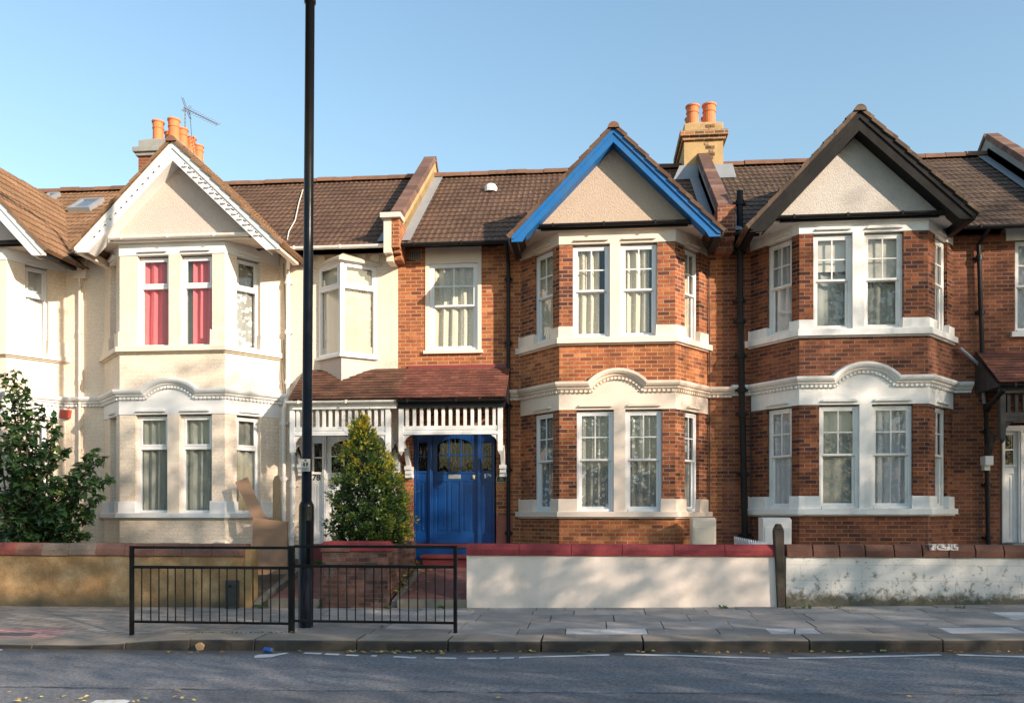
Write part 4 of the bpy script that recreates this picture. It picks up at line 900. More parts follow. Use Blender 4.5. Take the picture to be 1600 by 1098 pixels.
q = MB(); q.prism([(X(1069, 18.5) - .25, 18.3, roof_z(18.3) + .05), (X(1130, 18.5) + .25, 18.3, roof_z(18.3) + .05), (X(1130, 18.5) + .2, 18.49, roof_z(18.49) + .28), (X(1069, 18.5) - .1, 18.49, roof_z(18.49) + .28)], (0, .008, 0)); q.build('flashing', m_lead, chC)
body(C, XAC, XCD, m_brickC, (1, 0))

# ---- brick house on the right, dark barge boards
D = thing('terraced_house', 'darker red brick terraced house with blackened barge boards and white trim', 'house', ((XCD + XDR) / 2, YW, .6), 'terraced houses in the row')
zD = rows(1345, bandt1=341, bandb1=363, pier1=498, sill1=514, sillb1=524, cornb=605, bandt0=604.9, bandb0=631.5, pier0=774.6, sill0=794, sillb0=803)
planD = [(X(1173, YW), YW), (X(1249, YB), YB), (X(1450, YB), YB), (X(1488, YW), YW)]
FLd, FRd = Face(planD[0], planD[1]), Face(planD[2], planD[3])
SD = dict(name='D', plan=planD, brick=m_brickD, pier=m_pierD, trim=m_trimD, z=zD, win1=[(1271, 1332), (1350, 1412)], win0=[(1280, 1342.7), (1362, 1426.5)],
          uL=(FLd.u(1198), FLd.u(1237)), uR=(FRd.u(1461), FRd.u(1480)), rail=.51, style='sash', frame=m_trimD, ext=(.36, .32), archpx=1351, archw=.48, rise=.24,
          curt1=[[(c_white, .0, 1, 0, .04, .2)], [(c_blind, 0, 1, .62, .004, .4), (c_net, 0, 1, 0, .02, .3)], [(c_blind, 0, 1, .5, .004, .4), (c_net, 0, 1, 0, .02, .3)], [(c_white, 0, 1, 0, .03, .2)]],
          curt0=[[(c_white, 0, 1, 0, .035, .17)], [(c_net, 0, 1, 0, .015, .4), (c_blind_d, 0, 1, 0, .004, .4)], [(c_white, 0, 1, 0, .04, .15)], [(c_white, 0, 1, 0, .035, .2)]])
bay(D, SD)
xaD = X(1342.6, YG)
gable(D, xaD, xaD - X(1172.5, YG), X(1525, YG) - xaD, Z(1342.6, 173.5, YG), Z(1172.5, 354, YG), Z(1525, 333, YG), .33, m_weather_board, m_tileD, m_pebD, m_trimD, m_black, Z(1345, 334, 14.93), m_ridge=m_tileD)
wD = MB(); fD = Face((XCD, YW), (XDR, YW)); U = lambda x: x - XCD
dLD, dRD = X(1562, YW), X(1562, YW) + 1.55; zdtD, zdbD = Z(1580, 662, YW), Z(1580, 848, YW)
ux0, ux1, uz0, uz1 = X(1586, YW), X(1586, YW) + .92, Z(1590, 519, YW), Z(1590, 376, YW)
wall_face(wD, fD, 0, U(planD[0][0]), .2, 6.55, []); wD.build('front_wall', m_brickD, D); wD = MB()
wall_face(wD, fD, U(planD[3][0]), U(XDR), .2, 6.55, [(U(dLD), U(dRD), zdbD, zdtD + .02), (U(ux0), U(ux1), uz0, uz1)])
wD.build('front_wall', m_brickD, D)
fw = Face((ux0, YW), (ux1, YW)); window(D, fw, 0, fw.L, uz0, uz1, (uz0 + uz1) / 2, 'sash', m_trimD, [(c_white, 0, 1, 0, .035, .2)], seed=8, recess=.06)
q = MB(); q.box(ux0 - .16, ux1 + .16, YW - .02, YW + .2, uz1, uz1 + .24); q.build('lintel', m_trimD, D)
q = MB(); q.box(ux0 - .08, ux1 + .08, YW - .07, YW + .2, uz0 - .09, uz0); q.build('window_sill', m_trimD, D)
fcD, dD, spD, _, _ = entrance(D, None, m_wood_white, m_leaded, dict(L=1564, R=1564 + 131, d0=1596, d1=1664, g0=1602, g1=1658, s0=1570, s1=1583, s2=1672, s3=1686), dict(top=664, bot=848, g0=680, g1=727, h0=679, h1=725, p0=740, p1=845))
dzD = Z(1580, 598, 15.0) - ZPE
porch(D, X(1561, 15), XDR - .1, m_ptileD, 3, m_black_old, m_black, m_black_old, 11, X(1561, 15.06) + .02, XDR - .12, dz=dzD)
bracket(D, X(1563, 15.3), 15.1, Z(1563, 650, 15.2), Z(1552, 715, YW), m_black_old, corb=False)
q = MB(); bx = X(1563, 15.3); q.box(bx - .07, bx + .07, YW - .2, YW + .02, Z(1552, 727, YW), Z(1552, 713, YW)); q.box(bx - .05, bx + .05, YW - .12, YW + .02, Z(1552, 735, YW), Z(1552, 727, YW)); q.build('porch_corbel', m_trimD, D)
downpipe(D, [(X(1530, YW), 15.5, 6.55), (X(1526, YW), 15.82, 6.35), (X(1533, YW), 15.82, 3.9), (X(1538, YW), 15.82, 3.2), (X(1541, YW), 15.82, .8)], m_black, .038)
downpipe(D, [(X(1497, YW), 15.83, Z(1497, 545, YW)), (X(1528, YW), 15.80, Z(1528, 573, YW)), (X(1532, YW), 15.75, Z(1532, 632, YW))], m_lead, .032)
downpipe(D, [(X(1562, 15.1), 14.95, ZPE + dzD - .12), (X(1552, 15.2), 15.3, Z(1552, 632, 15.3)), (X(1536, YW), 15.72, Z(1536, 642, YW))], m_black, .042)
gutter(D, X(1508, 15.5), XDR - .15, 15.5, ZE - .08, m_black, .06)
gutter(D, XCD + .18, X(1186, 15.5), 15.5, ZE - .08, m_black, .06)
downpipe(D, [(X(1153.5, YW), 15.74, Z(1153, 297, 15.7)), (X(1154, YW), 15.74, 5.2), (X(1157, YW), 15.74, 3.6), (X(1162, YW), 15.74, .8)], m_black, .058, name='soil_pipe')
q = MB(); q.tube([(X(1172, YW), YW - .03, 3.9), (X(1173, YW), YW - .03, 1.0)], .012, 5); q.build('cable', m_cable_d, D)
main_roof(D, XCD + .12, XDR - .12, m_tileD, m_ridge)
party_coping(D, XDR, m_slate)
q = MB(); q.box(dLD, dRD, 15.4, YW + .2, .5, zdbD); q.build('door_step', m_slate, D)
body(D, XCD, XDR, m_brickD, (1, 1))

# ---- the cream house cut off by the left edge
Lh = thing('terraced_house', 'cream house cut off by the left edge, mostly hidden behind the leafy bush', 'house', ((XL0 + XLA) / 2, YW, .6), 'terraced houses in the row')
mx = lambda p: (2 * XLA - p[0], p[1])
planL = [mx(planA[3]), mx(planA[2]), (X(10, YB), YB), (X(103, YW), YW)]
FLl, FRl, FFl = Face(planL[0], planL[1]), Face(planL[2], planL[3]), Face(planL[1], planL[2])
zL = dict(zA)
bpx = lambda u: 800 + FPX * ((lambda q: (q.x * _R[0] + q.y * _R[1]) / (q.x * _F[0] + q.y * _F[1]))(FFl.p2(u)))
wl_ = [(bpx(.34), bpx(.92)), (bpx(1.10), bpx(1.68))]
SL_ = dict(SA); SL_.update(name='L', plan=planL, z=zL, win0=wl_, win1=wl_, uL=(FLl.L * .3, FLl.L * .72), uR=(FRl.u(39), FRl.u(76)), ext=(.2, .36), archpx=bpx(FFl.L / 2),
      curt1=[[N1], [N1], [N1], [(c_white, 0, 1, 0, .03, .3)]], curt0=[[N1], [N1], [N1], [(c_white, 0, 1, 0, .03, .3)]])
bay(Lh, SL_)
xaL = -12.2
gable(Lh, xaL, 2.0, X(70, YG) - xaL, zA['bandt1'] + 1.95, Z(117, 387, YG), Z(70, 391, YG), .36, m_wood_white, m_tileA, m_pebA, m_cream_flat, m_black, Z(269, 368, 14.93))
wL = MB(); fL = Face((XL0, YW), (XLA, YW)); wall_face(wL, fL, 0, planL[0][0] - XL0, .2, 6.55, []); wL.build('front_wall', m_cream, Lh); wL = MB(); wall_face(wL, fL, planL[3][0] - XL0, XLA - XL0, .2, 6.55, []); wL.build('front_wall', m_cream, Lh)
main_roof(Lh, XL0, XLA, m_tileA, m_ridge)
gutter(Lh, X(78, 15.5), X(118, 15.5), 15.5, ZE - .08, m_black, .06)
body(Lh, XL0, XLA, m_cream, (1, 1))
rooflight(Lh, 112, 160, 311, 337); rooflight(Lh, 62, 88, 309, 320)
# ------------------------------------------------------------------ ground
def ground_pt(px, py, h=0.0, it=30):
    """where a photo point meets the pavement"""
    r = ray(px); k = (800 - py) / FPX; t = 11
    for _ in range(it):
        z = pz(r[0] * t, r[1] * t) + h; t = (z - EYE) / k
    return V((r[0] * t, r[1] * t, z))
YKI, YKO = 10.60, 10.15             # kerb: inner edge, outer edge
ZROAD = lambda x: gz(x) - .215
def drop(x):                        # kerb dropped for a crossover on the left
    a = X(300, YKO); b = X(120, YKO); f = max(0, min(1, (a - x) / (a - b))); return .105 * f * f * (3 - 2 * f)

# asphalt
m, n, b, _ = nt('asphalt'); co = coords(n)
sp = noi(n, co, 27, 9, .95); c = mixc(n, (.055, .058, .064), (.30, .302, .308), ramp(n, sp, [(.42, 0.), (.60, 1.)]))
c = mixc(n, c, ramp(n, noi(n, coords(n, 'Object', (.25, 1.6, 1)), 1.0, 5), [(.3, .78), (.7, 1.22)]), 1, 'MULTIPLY')
sep = N(n, 'ShaderNodeSeparateXYZ'); n.links.new(co, sep.inputs[0])
wy = N(n, 'ShaderNodeMath', operation='MULTIPLY_ADD'); n.links.new(noi(n, co, 1.6, 7, .75), wy.inputs[0]); wy.inputs[1].default_value = .22; n.links.new(sep.outputs['Y'], wy.inputs[2])
mr = N(n, 'ShaderNodeMapRange'); mr.inputs['From Min'].default_value = 7.5; mr.inputs['From Max'].default_value = 8.1; n.links.new(wy.outputs[0], mr.inputs[0])
crack = ramp(n, mr.outputs[0], [(.42, 0.), (.47, 1.), (.50, 1.), (.56, 0.)])
ck = N(n, 'ShaderNodeMath', operation='MULTIPLY'); n.links.new(crack, ck.inputs[0]); n.links.new(ramp(n, noi(n, co, 2.5, 6, .7), [(.4, .15), (.6, 1.)]), ck.inputs[1])
c = mixc(n, c, (.02, .021, .024), ck.outputs[0])
near = ramp(n, mr.outputs[0], [(.40, 1.), (.47, 0.)])
c = mixc(n, c, (.10, .10, .105), N(n, 'ShaderNodeMath', operation='MULTIPLY').outputs[0] if False else near)
n.nodes[-1]
mixn = [x for x in n.nodes if x.bl_idname == 'ShaderNodeMix'][-1]
f2 = N(n, 'ShaderNodeMath', operation='MULTIPLY'); n.links.new(near, f2.inputs[0]); f2.inputs[1].default_value = .22; n.links.new(f2.outputs[0], mixn.inputs[0])
gut = N(n, 'ShaderNodeMapRange'); gut.inputs['From Min'].default_value = 9.35; gut.inputs['From Max'].default_value = 10.1; n.links.new(wy.outputs[0], gut.inputs[0])
c = mixc(n, c, (.10, .082, .06), ramp(n, gut.outputs[0], [(.55, 0.), (1, .75)]))
n.links.new(c, b.inputs['Base Color']); b.inputs['Roughness'].default_value = .8; b.inputs['Specular IOR Level'].default_value = .35
p_ = bump(n, b, sp, .55, .006); bump(n, b, ck.outputs[0], .6, .012, p_).node.invert = True
m_asphalt = m
def grid_sheet(name, xs, ys, zf, mat, kind='structure'):
    mb = MB(); W = len(xs)
    for y in ys:
        for x in xs: mb.v.append(V((x, y, zf(x, y))))
    for j in range(len(ys) - 1):
        for i in range(W - 1): mb.f.append([j * W + i, j * W + i + 1, (j + 1) * W + i + 1, (j + 1) * W + i]); mb.t.append(.5)
    o = mb.build(name, mat, smooth=True); tag(o, kind=kind); return o
xs_ = [-160, -60, -30, -20] + [i for i in range(-15, 16)] + [20, 30, 60, 160]
grid_sheet('road', xs_, [1.6, 2.5, 4, 5.5, 7, 8.5, YKO + .02], lambda x, y: ZROAD(x) + .05 * math.sin(math.pi * (y - 1.6) / 8.5), m_asphalt)
m_earth = plain('bare soil', (.10, .075, .05), .95, .3, 3, 20, .02, dirt=(.16, .13, .08), dirt_amt=.6)
grid_sheet('ground', [-400, -60, 60, 400], [-400, -60, 0, 30, 60, 400], lambda x, y: -1.1, m_earth)
m_far_pave = plain('far pavement', (.20, .19, .18), .9, .2, 2, 40, .004)
grid_sheet('pavement', xs_, [-3.4, 0, 1.55], lambda x, y: gz(x) - .06, m_far_pave)
q = MB()
for a_, b_ in zip(xs_[:-1], xs_[1:]): q.hexa([(a_, 1.55, gz(a_) - .5), (b_, 1.55, gz(b_) - .5), (b_, 1.85, gz(b_) - .5), (a_, 1.85, gz(a_) - .5), (a_, 1.55, gz(a_) - .06), (b_, 1.55, gz(b_) - .06), (b_, 1.85, gz(b_) - .08), (a_, 1.85, gz(a_) - .08)])
m_kerb = plain('granite kerb', (.235, .185, .135), .85, .25, 5, 60, .01, dirt=(.10, .085, .06), dirt_amt=.6)
tag(q.build('kerb', m_kerb), kind='structure')

# kerb stones
kb = MB(); rk = random.Random(3); x = -22.0
cuts = [X(p, 10.3) for p in (-120, 62, 205, 305, 405, 562, 703, 847, 1004, 1260, 1465, 1650, 1850)]
for a_, b_ in zip(cuts[:-1], cuts[1:]):
    g = .012; nseg = 6; dz = rk.uniform(-.006, .006); prof_n = 9; rowsv = []
    for i in range(nseg + 1):
        xx = a_ + g + (b_ - a_ - 2 * g) * i / nseg; d = drop(xx); r_ = .04; zt = pz(xx, YKI) + .006 + dz - d * .75; zo = zt - .012
        zr = ZROAD(xx) - .03
        pr = [(YKI, zr), (YKI, zt)]
        for k in range(6):
            an = R(90) - R(82) * k / 5; pr.append((YKO + r_ - r_ * math.cos(R(90) - an) * 1.0 if False else YKO + r_ - r_ * math.sin(R(90) - an), max(zr + .02, zo - r_ + r_ * math.cos(R(90) - an))))
        pr.append((YKO - .012, zr))
        rowsv.append([V((xx + .006 * noise.noise(V((xx, y * 9, 3))), y + .008 * noise.noise(V((xx * 2, y, z * 9))), z)) for y, z in pr])
    bb = len(kb.v); L = len(rowsv[0])
    for r__ in rowsv: kb.v += r__
    for i in range(nseg):
        for k in range(L - 1): kb.f.append([bb + i * L + k, bb + i * L + k + 1, bb + (i + 1) * L + k + 1, bb + (i + 1) * L + k]); kb.t.append(rk.uniform(.58, .78) if k < 4 else (.25 if k == 4 else rk.uniform(.0, .07)))  # front face tinted dark: its shade painted in along with road grime
    kb.f.append([bb + k for k in range(L)]); kb.t.append(.5); kb.f.append([bb + nseg * L + k for k in range(L)]); kb.t.append(.5)
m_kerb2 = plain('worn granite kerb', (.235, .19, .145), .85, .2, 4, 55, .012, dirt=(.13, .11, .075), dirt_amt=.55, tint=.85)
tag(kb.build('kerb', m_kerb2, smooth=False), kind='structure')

# paving slabs (each slab its own block, with mossy joints underneath)
def slabmat():
    m, n, b, _ = nt('paving slab'); a = N(n, 'ShaderNodeAttribute', attribute_name='tint'); co = coords(n)
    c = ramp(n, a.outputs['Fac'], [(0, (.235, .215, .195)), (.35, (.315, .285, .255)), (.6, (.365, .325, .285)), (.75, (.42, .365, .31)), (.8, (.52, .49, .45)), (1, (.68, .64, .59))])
    c = mixc(n, c, ramp(n, noi(n, co, 1.8, 8, .65), [(.3, .72), (.7, 1.25)]), 1, 'MULTIPLY'); c = mixc(n, c, ramp(n, noi(n, co, 90, 3, .7), [(.3, .8), (.7, 1.2)]), 1, 'MULTIPLY')
    n.links.new(c, b.inputs['Base Color']); b.inputs['Roughness'].default_value = .8; b.inputs['Specular IOR Level'].default_value = .3
    bump(n, b, noi(n, co, 70, 4), .4, .004); return m
m_slab = slabmat()
m_joint = plain('mossy joint', (.06, .058, .04), .95, .3, 3, 40, .01, dirt=(.07, .09, .03), dirt_amt=.8)
grid_sheet('pavement', [-24] + [i * .5 for i in range(-44, 45)] + [24], [10.2, 10.62, 11.2, 12, 12.6, 13.3], lambda x, y: pz(x, y) - .03 - (drop(x) * .8 + .03 if y < 10.5 else drop(x) * .8 * max(0, 1 - (y - 10.62) / 1.6)), m_joint)
XP0 = X(400, 11.5)
sl = MB(); rs = random.Random(11); y = YKI + .01; rowsz = [(YKI + .01, .44), (0, .60), (0, .62), (0, .46), (0, .30)]
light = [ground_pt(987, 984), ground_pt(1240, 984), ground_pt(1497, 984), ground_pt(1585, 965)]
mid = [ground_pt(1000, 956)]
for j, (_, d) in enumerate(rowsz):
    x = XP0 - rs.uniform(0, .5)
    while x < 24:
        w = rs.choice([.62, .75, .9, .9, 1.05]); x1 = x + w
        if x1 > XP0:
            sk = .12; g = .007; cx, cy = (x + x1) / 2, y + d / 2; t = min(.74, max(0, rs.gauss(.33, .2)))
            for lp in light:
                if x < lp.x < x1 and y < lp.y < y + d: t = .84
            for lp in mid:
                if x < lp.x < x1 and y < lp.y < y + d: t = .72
            dz = rs.uniform(-.004, .004); P_ = [(x + g, y + g), (x1 - g, y + g), (x1 - g, y + d - g), (x + g, y + d - g)]
            f_ = lambda xx, yy: pz(xx, yy) + dz - drop(xx) * .8 * max(0, 1 - (yy - 10.62) / 1.6)
            if t == .84 and abs(cx - light[1].x) < .6:     # the slab that is cracked across
                ca, cb = x + w * .42, x + w * .60
                sl.hexa([(x + g, y + g, f_(x, y) - .04), (ca, y + g, f_(x, y) - .04), (cb, y + d - g, f_(x, y) - .04), (x + g, y + d - g, f_(x, y) - .04), (x + g, y + g, f_(x, y)), (ca, y + g, f_(x, y)), (cb, y + d - g, f_(cb, y + d)), (x + g, y + d - g, f_(x, y + d))], t)
                ca += .02; cb += .02
                sl.hexa([(ca, y + g, f_(x, y) - .04), (x1 - g, y + g, f_(x, y) - .04), (x1 - g, y + d - g, f_(x, y) - .04), (cb, y + d - g, f_(x, y) - .04), (ca, y + g, f_(ca, y)), (x1 - g, y + g, f_(x1, y)), (x1 - g, y + d - g, f_(x1, y + d)), (cb, y + d - g, f_(cb, y + d))], t)
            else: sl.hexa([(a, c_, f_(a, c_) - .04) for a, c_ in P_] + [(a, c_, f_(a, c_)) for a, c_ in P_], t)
        x = x1
    y += d
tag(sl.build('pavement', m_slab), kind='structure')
# small block paving at the crossover, with a patch of pink blocks
def blockmat():
    m, n, b, _ = nt('block paving'); uv = coords(n, 'UV'); co = coords(n); t = n.nodes.new('ShaderNodeTexBrick'); t.inputs['Scale'].default_value = 1; t.inputs['Brick Width'].default_value = .42; t.inputs['Row Height'].default_value = .085; t.inputs['Mortar Size'].default_value = .006
    mp = N(n, 'ShaderNodeMapping'); mp.inputs['Rotation'].default_value = (0, 0, R(14)); n.links.new(uv, mp.inputs[0]); n.links.new(mp.outputs[0], t.inputs['Vector'])
    t.inputs['Color1'].default_value = (0, 0, 0, 1); t.inputs['Color2'].default_value = (1, 1, 1, 1); t.inputs['Mortar'].default_value = (.5, .5, .5, 1)
    a = N(n, 'ShaderNodeAttribute', attribute_name='tint'); base = ramp(n, a.outputs['Fac'], [(.2, (.36, .30, .245)), (.6, (.46, .25, .23)), (1, (.14, .125, .12))], True)
    c = mixc(n, base, ramp(n, t.outputs['Color'], [(0, .78), (1, 1.15)]), 1, 'MULTIPLY'); c = mixc(n, c, ramp(n, noi(n, co, 2.2, 8, .65), [(.3, .72), (.7, 1.2)]), 1, 'MULTIPLY'); c = mixc(n, c, (.10, .085, .065), t.outputs['Fac'])
    n.links.new(c, b.inputs['Base Color']); b.inputs['Roughness'].default_value = .85; iv = N(n, 'ShaderNodeMath', operation='SUBTRACT'); iv.inputs[0].default_value = 1; n.links.new(t.outputs['Fac'], iv.inputs[1]); bump(n, b, iv.outputs[0], .6, .008); return m
bp_ = MB(); xs2 = [-24, -18] + [-14 + .35 * i for i in range(100) if -14 + .35 * i < XP0] + [XP0]; ys2 = [YKI + .005, 10.75, 10.95, 11.2, 11.5, 11.9, 12.4, 13.05]
zf = lambda x, y: pz(x, y) + .002 - drop(x) * .8 * max(0, 1 - (y - 10.62) / 1.6)
pink = [(ground_pt(0, 1003), ground_pt(120, 985)), (ground_pt(40, 999), ground_pt(75, 990))]
for i in range(len(xs2) - 1):
    for j in range(len(ys2) - 1):
        cx, cy = (xs2[i] + xs2[i + 1]) / 2, (ys2[j] + ys2[j + 1]) / 2; r = ray(0)
        px_ = 800 + FPX * ((cx * _R[0] + cy * _R[1]) / (cx * _F[0] + cy * _F[1])); t = .1
        if j in (0, 1, 2) and px_ < 120 - 26 * (2 - j) * .6: t = .7
        if j == 1 and px_ < 45: t = 1.0
        bp_.poly([(a, c_, zf(a, c_)) for a, c_ in ((xs2[i], ys2[j]), (xs2[i + 1], ys2[j]), (xs2[i + 1], ys2[j + 1]), (xs2[i], ys2[j + 1]))], t)
tag(bp_.build('pavement', blockmat()), kind='structure')

# road marking: a thin wavering edge line and two worn patches
m_mark = plain('worn white road paint', (.62, .62, .60), .7, .1, 6, 60, .003, dirt=(.1, .1, .1), dirt_amt=.75)
mk = MB()
def road_pt(px, py):
    r = ray(px); k = (800 - py) / FPX; t = 9
    for _ in range(30): t = (ZROAD(r[0] * t) + .05 * math.sin(math.pi * (r[1] * t - 1.6) / 8.5) + .006 - EYE) / k
    return V((r[0] * t, r[1] * t, EYE + k * t))
for seg in ([(475, 1019.5), (502, 1020.5)], [(508, 1021), (530, 1022)], [(541, 1022.5), (560, 1023.5)], [(580, 1023.5), (589, 1024)], [(615, 1025), (640, 1026.5), (650, 1026.8)], [(680, 1027), (713, 1027.8)], [(731, 1028), (775, 1027.5)], [(781, 1027.4), (803, 1027)], [(811, 1026.5), (880, 1024.4), (952, 1022.3)], [(976, 1021.8), (1050, 1023), (1130, 1025.6), (1203, 1027.6)], [(1232, 1027.4), (1300, 1026.6), (1400, 1024.2), (1470, 1022.3)], [(1496, 1022.3), (1560, 1024.3), (1610, 1025.8), (1680, 1027)]):
    P_ = [road_pt(*s_) for s_ in seg]
    for a_, b_ in zip(P_[:-1], P_[1:]): mk.poly([a_ - V((0, .045, 0)), b_ - V((0, .045, 0)), b_ + V((0, .045, 0)), a_ + V((0, .045, 0))])
for P_ in ([(397, 1024), (405, 1022), (430, 1021), (446, 1019), (452, 1019.6), (436, 1023), (424, 1026), (398, 1027)], [(138, 1099), (150, 1093), (195, 1092), (204, 1094), (196, 1099)], [(-6, 1014), (5, 1013.6), (3, 1015.4), (-6, 1016)]):
    mk.poly([road_pt(*s_) for s_ in P_])
tag(mk.build('road_marking', m_mark), kind='structure')

# front gardens and paths behind the walls
def gdz(y): return .06 + max(0, (y - 13.2)) * .205
grid_sheet('front_garden', [-18, -12, -8, -4, 0, 4, 9.5], [12.95, 13.2, 14.2, 15.2, 15.88], lambda x, y: (gz(x) if y < 13.1 else 0) + gdz(y) * (1 if y > 13.1 else .0) + .0 + (gz(x) * .6 if y > 13.1 else -.02), m_earth)
m_path = brick('path tiles', [(0, (.20, .085, .07)), (1, (.27, .115, .095))], (.13, .09, .075), w=.15, h=.15, ms=.006, off=0, dark=.3)
m_conc = plain('concrete edging', (.20, .175, .14), .9, .2, 3, 30, .006, dirt=(.16, .15, .09), dirt_amt=.6)
def path(name, xa, xb, y1=15.85):
    g0 = gz((xa + xb) / 2) * .6; 
    o = grid_sheet(name, [xa, xb], [13.12, 13.6, 14.3, 15.0, y1], lambda x, y: g0 + gdz(max(13.2, y)) + .06, m_path)
    q = MB(); q.box(xa, xb, 12.98, 13.12, gz(xa) - .05, g0 + .125); tag(q.build('path_edge', m_conc), kind='structure')
path('garden_path', X(612, 13.1) + .12, X(730, 13.1)); path('garden_path', X(405, 13.1) + .2, X(502, 13.1))
q = MB()
for xx in (X(612, 13.1), X(398, 13.1)): q.hexa([(xx, 13.05, 0), (xx + .12, 13.05, 0), (xx + .12, 15.3, .3), (xx, 15.3, .3), (xx, 13.13, gz(xx) * .6 + .10), (xx + .12, 13.13, gz(xx) * .6 + .10), (xx + .12, 15.3, gz(xx) * .6 + .57), (xx, 15.3, gz(xx) * .6 + .57)])
tag(q.build('path_edge', m_conc), kind='structure')

# ------------------------------------------------------------------ boundary walls
def coping_run(mb, x0, x1, y0, y1, z, h, step, seed, prof='bull', gapw=.006, tints=None, over=.04):
    rnd = random.Random(seed); x = x0; gapw = .016 if step == .40 else gapw; i = 0
    while x < x1 - .03:
        e = min(x1, x + step * rnd.uniform(.93, 1.07)); dz = rnd.uniform(-.004, .004); t = tints(rnd, (x + e) / 2) if tints else min(1, max(0, rnd.gauss(.5, .2))); a, b_ = x + gapw / 2, e - gapw / 2
        ya, yb = y0 - over + rnd.uniform(-.004, .004), y1 + over; pr = [(ya, z + dz), (ya, z + h * .50 + dz), (ya + .05, z + h + dz), (yb - .05, z + h + dz), (yb, z + h * .5 + dz), (yb, z + dz)]
        mb.prism([(a, yy, zz) for yy, zz in pr], (b_ - a, 0, 0), t); x = e; i += 1
def wallmat_tan():
    m, n, b, _ = nt('stained tan render'); co = coords(n)
    c = ramp(n, noi(n, co, 2.2, 9, .66), [(.30, (.20, .115, .048)), (.47, (.32, .195, .085)), (.60, (.42, .28, .14)), (.75, (.60, .46, .29))])
    sep = N(n, 'ShaderNodeSeparateXYZ'); n.links.new(co, sep.inputs[0]); wz = N(n, 'ShaderNodeMath', operation='MULTIPLY_ADD'); n.links.new(noi(n, co, 3, 6), wz.inputs[0]); wz.inputs[1].default_value = .30; n.links.new(sep.outputs['Z'], wz.inputs[2])
    c = mixc(n, c, (.13, .10, .055), ramp(n, wz.outputs[0], [(.20, 1.), (.40, 0.)]))
    c = mixc(n, c, ramp(n, noi(n, co, 30, 4, .7), [(.3, .8), (.7, 1.15)]), 1, 'MULTIPLY')
    n.links.new(c, b.inputs['Base Color']); b.inputs['Roughness'].default_value = .9; p = bump(n, b, noi(n, co, 14, 6), .5, .012); return m
def wallmat_peel():
    m, n, b, _ = nt('peeling white paint'); co = coords(n)
    c = mixc(n, (.66, .63, .56), (.80, .78, .73), noi(n, co, 3, 6))
    sep = N(n, 'ShaderNodeSeparateXYZ'); n.links.new(co, sep.inputs[0])
    pz_ = N(n, 'ShaderNodeMapRange'); pz_.inputs['From Min'].default_value = 0; pz_.inputs['From Max'].default_value = .85; pz_.inputs['To Min'].default_value = .07; pz_.inputs['To Max'].default_value = -.005; n.links.new(sep.outputs['Z'], pz_.inputs[0])
    ad = N(n, 'ShaderNodeMath', operation='ADD'); n.links.new(noi(n, co, 8.5, 12, .78), ad.inputs[0]); n.links.new(pz_.outputs[0], ad.inputs[1])
    peel = ramp(n, ad.outputs[0], [(.585, 0.), (.62, .7), (.70, 1.)])
    c = mixc(n, c, mixc(n, (.16, .14, .11), (.33, .30, .24), noi(n, co, 22, 5)), peel)
    wz = N(n, 'ShaderNodeMath', operation='MULTIPLY_ADD'); n.links.new(noi(n, co, 6, 10, .75), wz.inputs[0]); wz.inputs[1].default_value = .50; n.links.new(sep.outputs['Z'], wz.inputs[2])
    pass
    t = n.nodes.new('ShaderNodeTexBrick'); t.inputs['Scale'].default_value = 1; t.inputs['Brick Width'].default_value = .9; t.inputs['Row Height'].default_value = .235; t.inputs['Mortar Size'].default_value = .004; n.links.new(coords(n, 'UV'), t.inputs['Vector'])
    c = mixc(n, c, (.42, .38, .32), N(n, 'ShaderNodeMath', operation='MULTIPLY').outputs[0] if False else ramp(n, t.outputs['Fac'], [(0, 0.), (1, .55)]))
    c = mixc(n, c, mixc(n, (.05, .048, .025), (.12, .11, .07), noi(n, co, 25, 5, .7)), ramp(n, wz.outputs[0], [(.30, .95), (.37, .5), (.43, .0)]))
    n.links.new(c, b.inputs['Base Color']); b.inputs['Roughness'].default_value = .8; iv = N(n, 'ShaderNodeMath', operation='SUBTRACT'); iv.inputs[0].default_value = 1; n.links.new(peel, iv.inputs[1]); bump(n, b, iv.outputs[0], .6, .008); return m
zct = lambda px, row: Z(px, row, YF)
def rwall(name, label, x0, x1, z, mat, mat_c, h, step, seed, group=None, tints=None, y1=13.24, cat='wall', ends=(0, 0)):
    t = thing(name, label, cat, ((x0 + x1) / 2, YF, gz((x0 + x1) / 2)), group)
    w = MB(); w.hexa([(x0, YF, gz(x0) - .12), (x1, YF, gz(x1) - .12), (x1, y1, gz(x1) - .12), (x0, y1, gz(x0) - .12), (x0, YF, z), (x1, YF, z), (x1, y1, z), (x0, y1, z)]); w.build('wall_face', mat, t, bevel=.006)
    c = MB(); coping_run(c, x0 - ends[0], x1 + ends[1], YF, y1, z + .002, h, step, seed, tints=tints); c.build('coping', mat_c, t, bevel=.005); return t
def old_tint(rnd, x): return rnd.choice([.05, .2, .45, .5, .85, .95])
xw0, xw1 = -17.5, X(383, YF)
tw = rwall('garden_wall', 'stained tan rendered garden wall with mottled brick coping', xw0, xw1, zct(250, 868, ), wallmat_tan(), m_coping_old, Z(250, 849, YF) - Z(250, 868, YF), .47, 5, 'front garden walls', old_tint)
q = MB(); q.box(xw1 + .003, X(393, YF), YF - .012, 13.26, -.1, Z(388, 855, YF)); q.build('end_pier', plain('ochre render', (.36, .235, .10), .9, .2, 4, 20, .01, dirt=(.25, .15, .06), dirt_amt=.5), tw)
